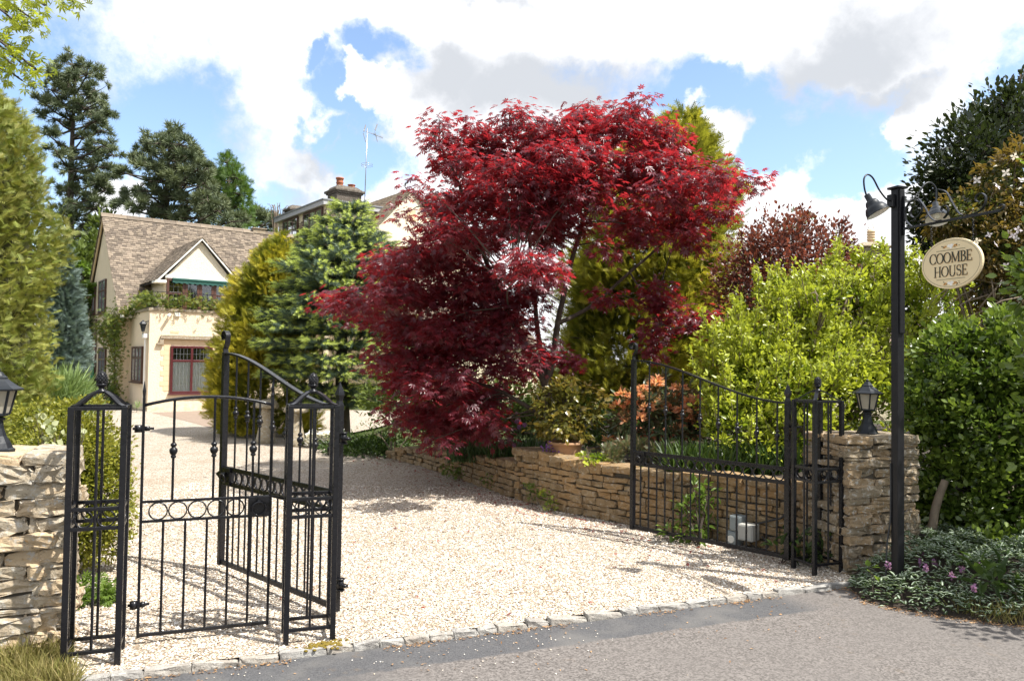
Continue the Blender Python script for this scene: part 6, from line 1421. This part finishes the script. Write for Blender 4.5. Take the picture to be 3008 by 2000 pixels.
hsu = hp(-.75, 4.5); shrub('border_shrub', 'dark green bushes along the foot of the gable wall', 'shrub', 29., [(268, 1150, 2, 26, 40, 420), (245, 1175, 0, 40, 40, 520), (300, 1160, -1, 26, 36, 360), (325, 1175, -1.6, 16, 24, 160)], .14, SIMPLE, LM['mid'], lower=-.2)
shrub('grey_tuft', 'small grey green tuft at the corner of the house bay', 'plant', 25.2, [(402, 1198, 0, 16, 12, 110)], .16, tpl_blade(3, .03, .3), LM['lavender'], up=1., lower=-.1, stem_r=.01)

# ------------------------------------------------------------------ staddle stones, meter boxes, scattered leaves
def staddle(label, px, py, Y, H, tilt=0.):
    p = at(px, py, Y); p[2] = 0; root = thing('staddle_stone', label, 'staddle stone', p, .3, 'old staddle stones by the drive'); b = MB(); b.lathe([(.20, -.05), (.19, .1), (.15, H * .5), (.11, H * .82), (.105, H * .86)], k=10); b.V[0] += rng.normal(size=b.V[0].shape) * .008; b.build('leg', M['staddle'], root, True)
    b = MB(); b.lathe([(.10, H * .86), (.23, H * .86), (.25, H * .89), (.24, H * .95), (.18, H * 1.02), (.08, H * 1.06), (.01, H * 1.07)], k=18); b.V[0] += rng.normal(size=b.V[0].shape) * .01; b.build('cap', M['staddle'], root, True)
staddle('mushroom shaped stone with flat cap by the golden conifer', 782, 1290, 16.4, .86)
staddle('second mushroom shaped stone half hidden behind the iron gate column', 868, 1290, 15.9, .80)
wd_ = wall_dir(.85); wo = np.array((-wd_[1], wd_[0], 0)); rzw = math.atan2(-wd_[1], -wd_[0])
for lab, s, z, w_, h_, dp, mm, ou in (('upper pale grey switch box on the wall behind the gate', 0.94, .15, .13, .15, .07, 'plastic_grey', .03), ('lower grey socket box with round cover on the wall', 0.98, .0, .13, .145, .07, 'plastic_grey', .03), ('cream junction box in front, largest of the three on the wall', 0.80, .09, .155, .155, .08, 'plastic_pale', .09)):
    p = wall_pt(s) + wo * ou; p[2] = z; root = thing('electric_box', lab, 'electric box', p, rzw, 'electric boxes on the wall'); b = MB(); b.box((-w_ / 2, -dp, 0), (w_ / 2, .06, h_)); b.build('case', M[mm], root, bevel=.01)
    b = MB(); b.box((-w_ / 2 + .012, -dp - .008, .012), (w_ / 2 - .012, -dp - .001, h_ - .012)); b.build('cover', M[mm], root, bevel=.006)
    if 'socket' in lab: b = MB(); b.lathe([(.036, 0), (.036, .008)], k=16); b.V[0] = b.V[0][:, [0, 2, 1]] * (1, -1, 1) + (0, -dp - .008, h_ * .5); b.build('round_cover', M['plastic_white'], root)
p = wall_pt(.80) + wo * .06; ca = thing('electric_cable', 'black cable curling from the boxes along the stone wall', 'cable', p); b = MB(); rel = lambda s, z, o_: wall_pt(s) + wo * o_ + (0, 0, z) - p
limb(b, [rel(.80, .10, .08), rel(.78, .04, .07), rel(.68, .02, .06), rel(.63, .05, .04), rel(.69, .14, .05)], .006, .006, 6, 6, 0); limb(b, [rel(.76, .24, .03), rel(.6, .30, .03), rel(.5, .34, .03), rel(.45, .42, .02)], .011, .011, 6, 5, 0); limb(b, [rel(.86, .10, .08), rel(.87, .05, .08), rel(.87, -.02, .07)], .007, .007, 6, 4, 0); b.build('cable', M['cable'], ca, True)
m_ = 420; s = rng.uniform(.3, WS[-1], m_); q = np.abs(rng.normal(size=m_)) * .45 + .02; P = np.array([wall_pt(a) + np.array((-wall_dir(a)[1], wall_dir(a)[0], 0)) * b_ for a, b_ in zip(s, q)]); x2 = rng.uniform(-2, 2.3, 60); y2 = rng.uniform(5.2, 9, 60); P = np.vstack([P, np.stack([x2, y2, 0 * x2], 1)]); P = P[inside(P[:, 0], P[:, 1], dv)]; P[:, 2] = .014
n = len(P); kind(leafy('fallen_leaves', P, np.stack([rng.normal(size=n), rng.normal(size=n), rng.normal(size=n) * .15], 1), np.array((0, 0, 1.)) + rng.normal(size=(n, 3)) * .3, rng.uniform(.02, .05, n), tpl_maple(5), LM['redleaf']), 'stuff')
m_ = 1500; a = rng.uniform(-.6, 5.5, m_); d_ = np.abs(rng.normal(size=m_)) * .035 + .004; d_[::4] = np.abs(rng.normal(size=len(d_[::4]))) * .35; keepm = (np.sin(a * 3.3) + np.sin(a * 7.1 + 1) + rng.normal(size=m_) * .5) > .1; P = K0 + KD * a[:, None] - KN * d_[:, None]; P = P[keepm]; P[:, 2] = -.028
ed = np.array([np.array(bank[i]) + (np.array(bank[i + 1]) - np.array(bank[i])) * rng.random() for i in rng.integers(0, 5, 500)]); P = np.vstack([P, np.stack([ed[:, 0] + rng.normal(size=500) * .04, ed[:, 1] - np.abs(rng.normal(size=500)) * .05, np.full(500, -.028)], 1)]); n = len(P)
kind(leafy('leaf_litter', P, np.stack([rng.normal(size=n), rng.normal(size=n), rng.normal(size=n) * .1], 1), np.array((0, 0, 1.)) + rng.normal(size=(n, 3)) * .3, rng.uniform(.012, .032, n), tpl_simple(.2, .05), LM['litter']), 'stuff')
m_ = 230; a = rng.uniform(-1, 3.2, m_); P = K0 + KD * a[:, None] - KN * (np.abs(rng.normal(size=m_)) * .45 + .02)[:, None]; P[:, 2] = -.030
kind(leafy('strayed_gravel', P, np.stack([rng.normal(size=m_), rng.normal(size=m_), 0 * a], 1), np.array((0, 0, 1.)) + rng.normal(size=(m_, 3)) * .2, rng.uniform(.004, .009, m_), (tv, tf), M['chippings']), 'stuff')
mo = K0 + KD * 1.32 + KN * .07; g = MB()
for i in range(90): q = mo + KD * rng.normal() * .075 + KN * (rng.normal() * .03); g.lathe([(.013, -.006), (.010, .002), (.002, .005)], q + (0, 0, .006), 6)
kind(g.build('moss', plain('moss', (.17, .12, .012), .95, var=.3, scale=60), smooth=True), 'stuff')

# ------------------------------------------------------------------ overhanging branch, top left
ob = np.array((-5.6, 4.2, 0)); ot = thing('overhanging_tree', 'bright green sycamore branch hanging into the top left corner', 'tree', ob); mb = MB(); L = Leaves(); YO = 5.2
limb(mb, [(0, 0, -.1), (.1, 0, 2.2), (.3, .2, 4.6), (.6, .3, 6.0)], .22, .10, 9, 5, .01)
T0 = np.array((.35, .2, 5.0))
for tgt in [(40, 60), (90, 20), (20, 130), (70, 190), (100, 200), (30, 180), (50, 225), (95, 60), (10, 30), (200, 2), (230, -6), (120, 10), (-60, 100), (-40, 180), (0, 200)]:
    c = at(tgt[0], tgt[1], YO + rng.uniform(-.25, .25)) - ob; limb(mb, [T0, T0 * .5 + c * .5 + (0, 0, .15), c + (-.08, 0, .06), c], .016, .003, 5, 5, .03)
    if tgt == (50, 225): continue
    n = 9 if tgt[0] > 180 else 30
    L.put(c + rng.normal(size=(n, 3)) * (.06 if n > 10 else .035), unit(rng.normal(size=(n, 3)) * .7 + (.3, 0, -.45)), unit(rng.normal(size=(n, 3)) * .5 + (0, -.2, .8)), rng.uniform(.045, .085, n))
mb.build('trunk', M['bark'], ot, True); L.build('crown', tpl_maple(5), LM['sycamore'], ot)
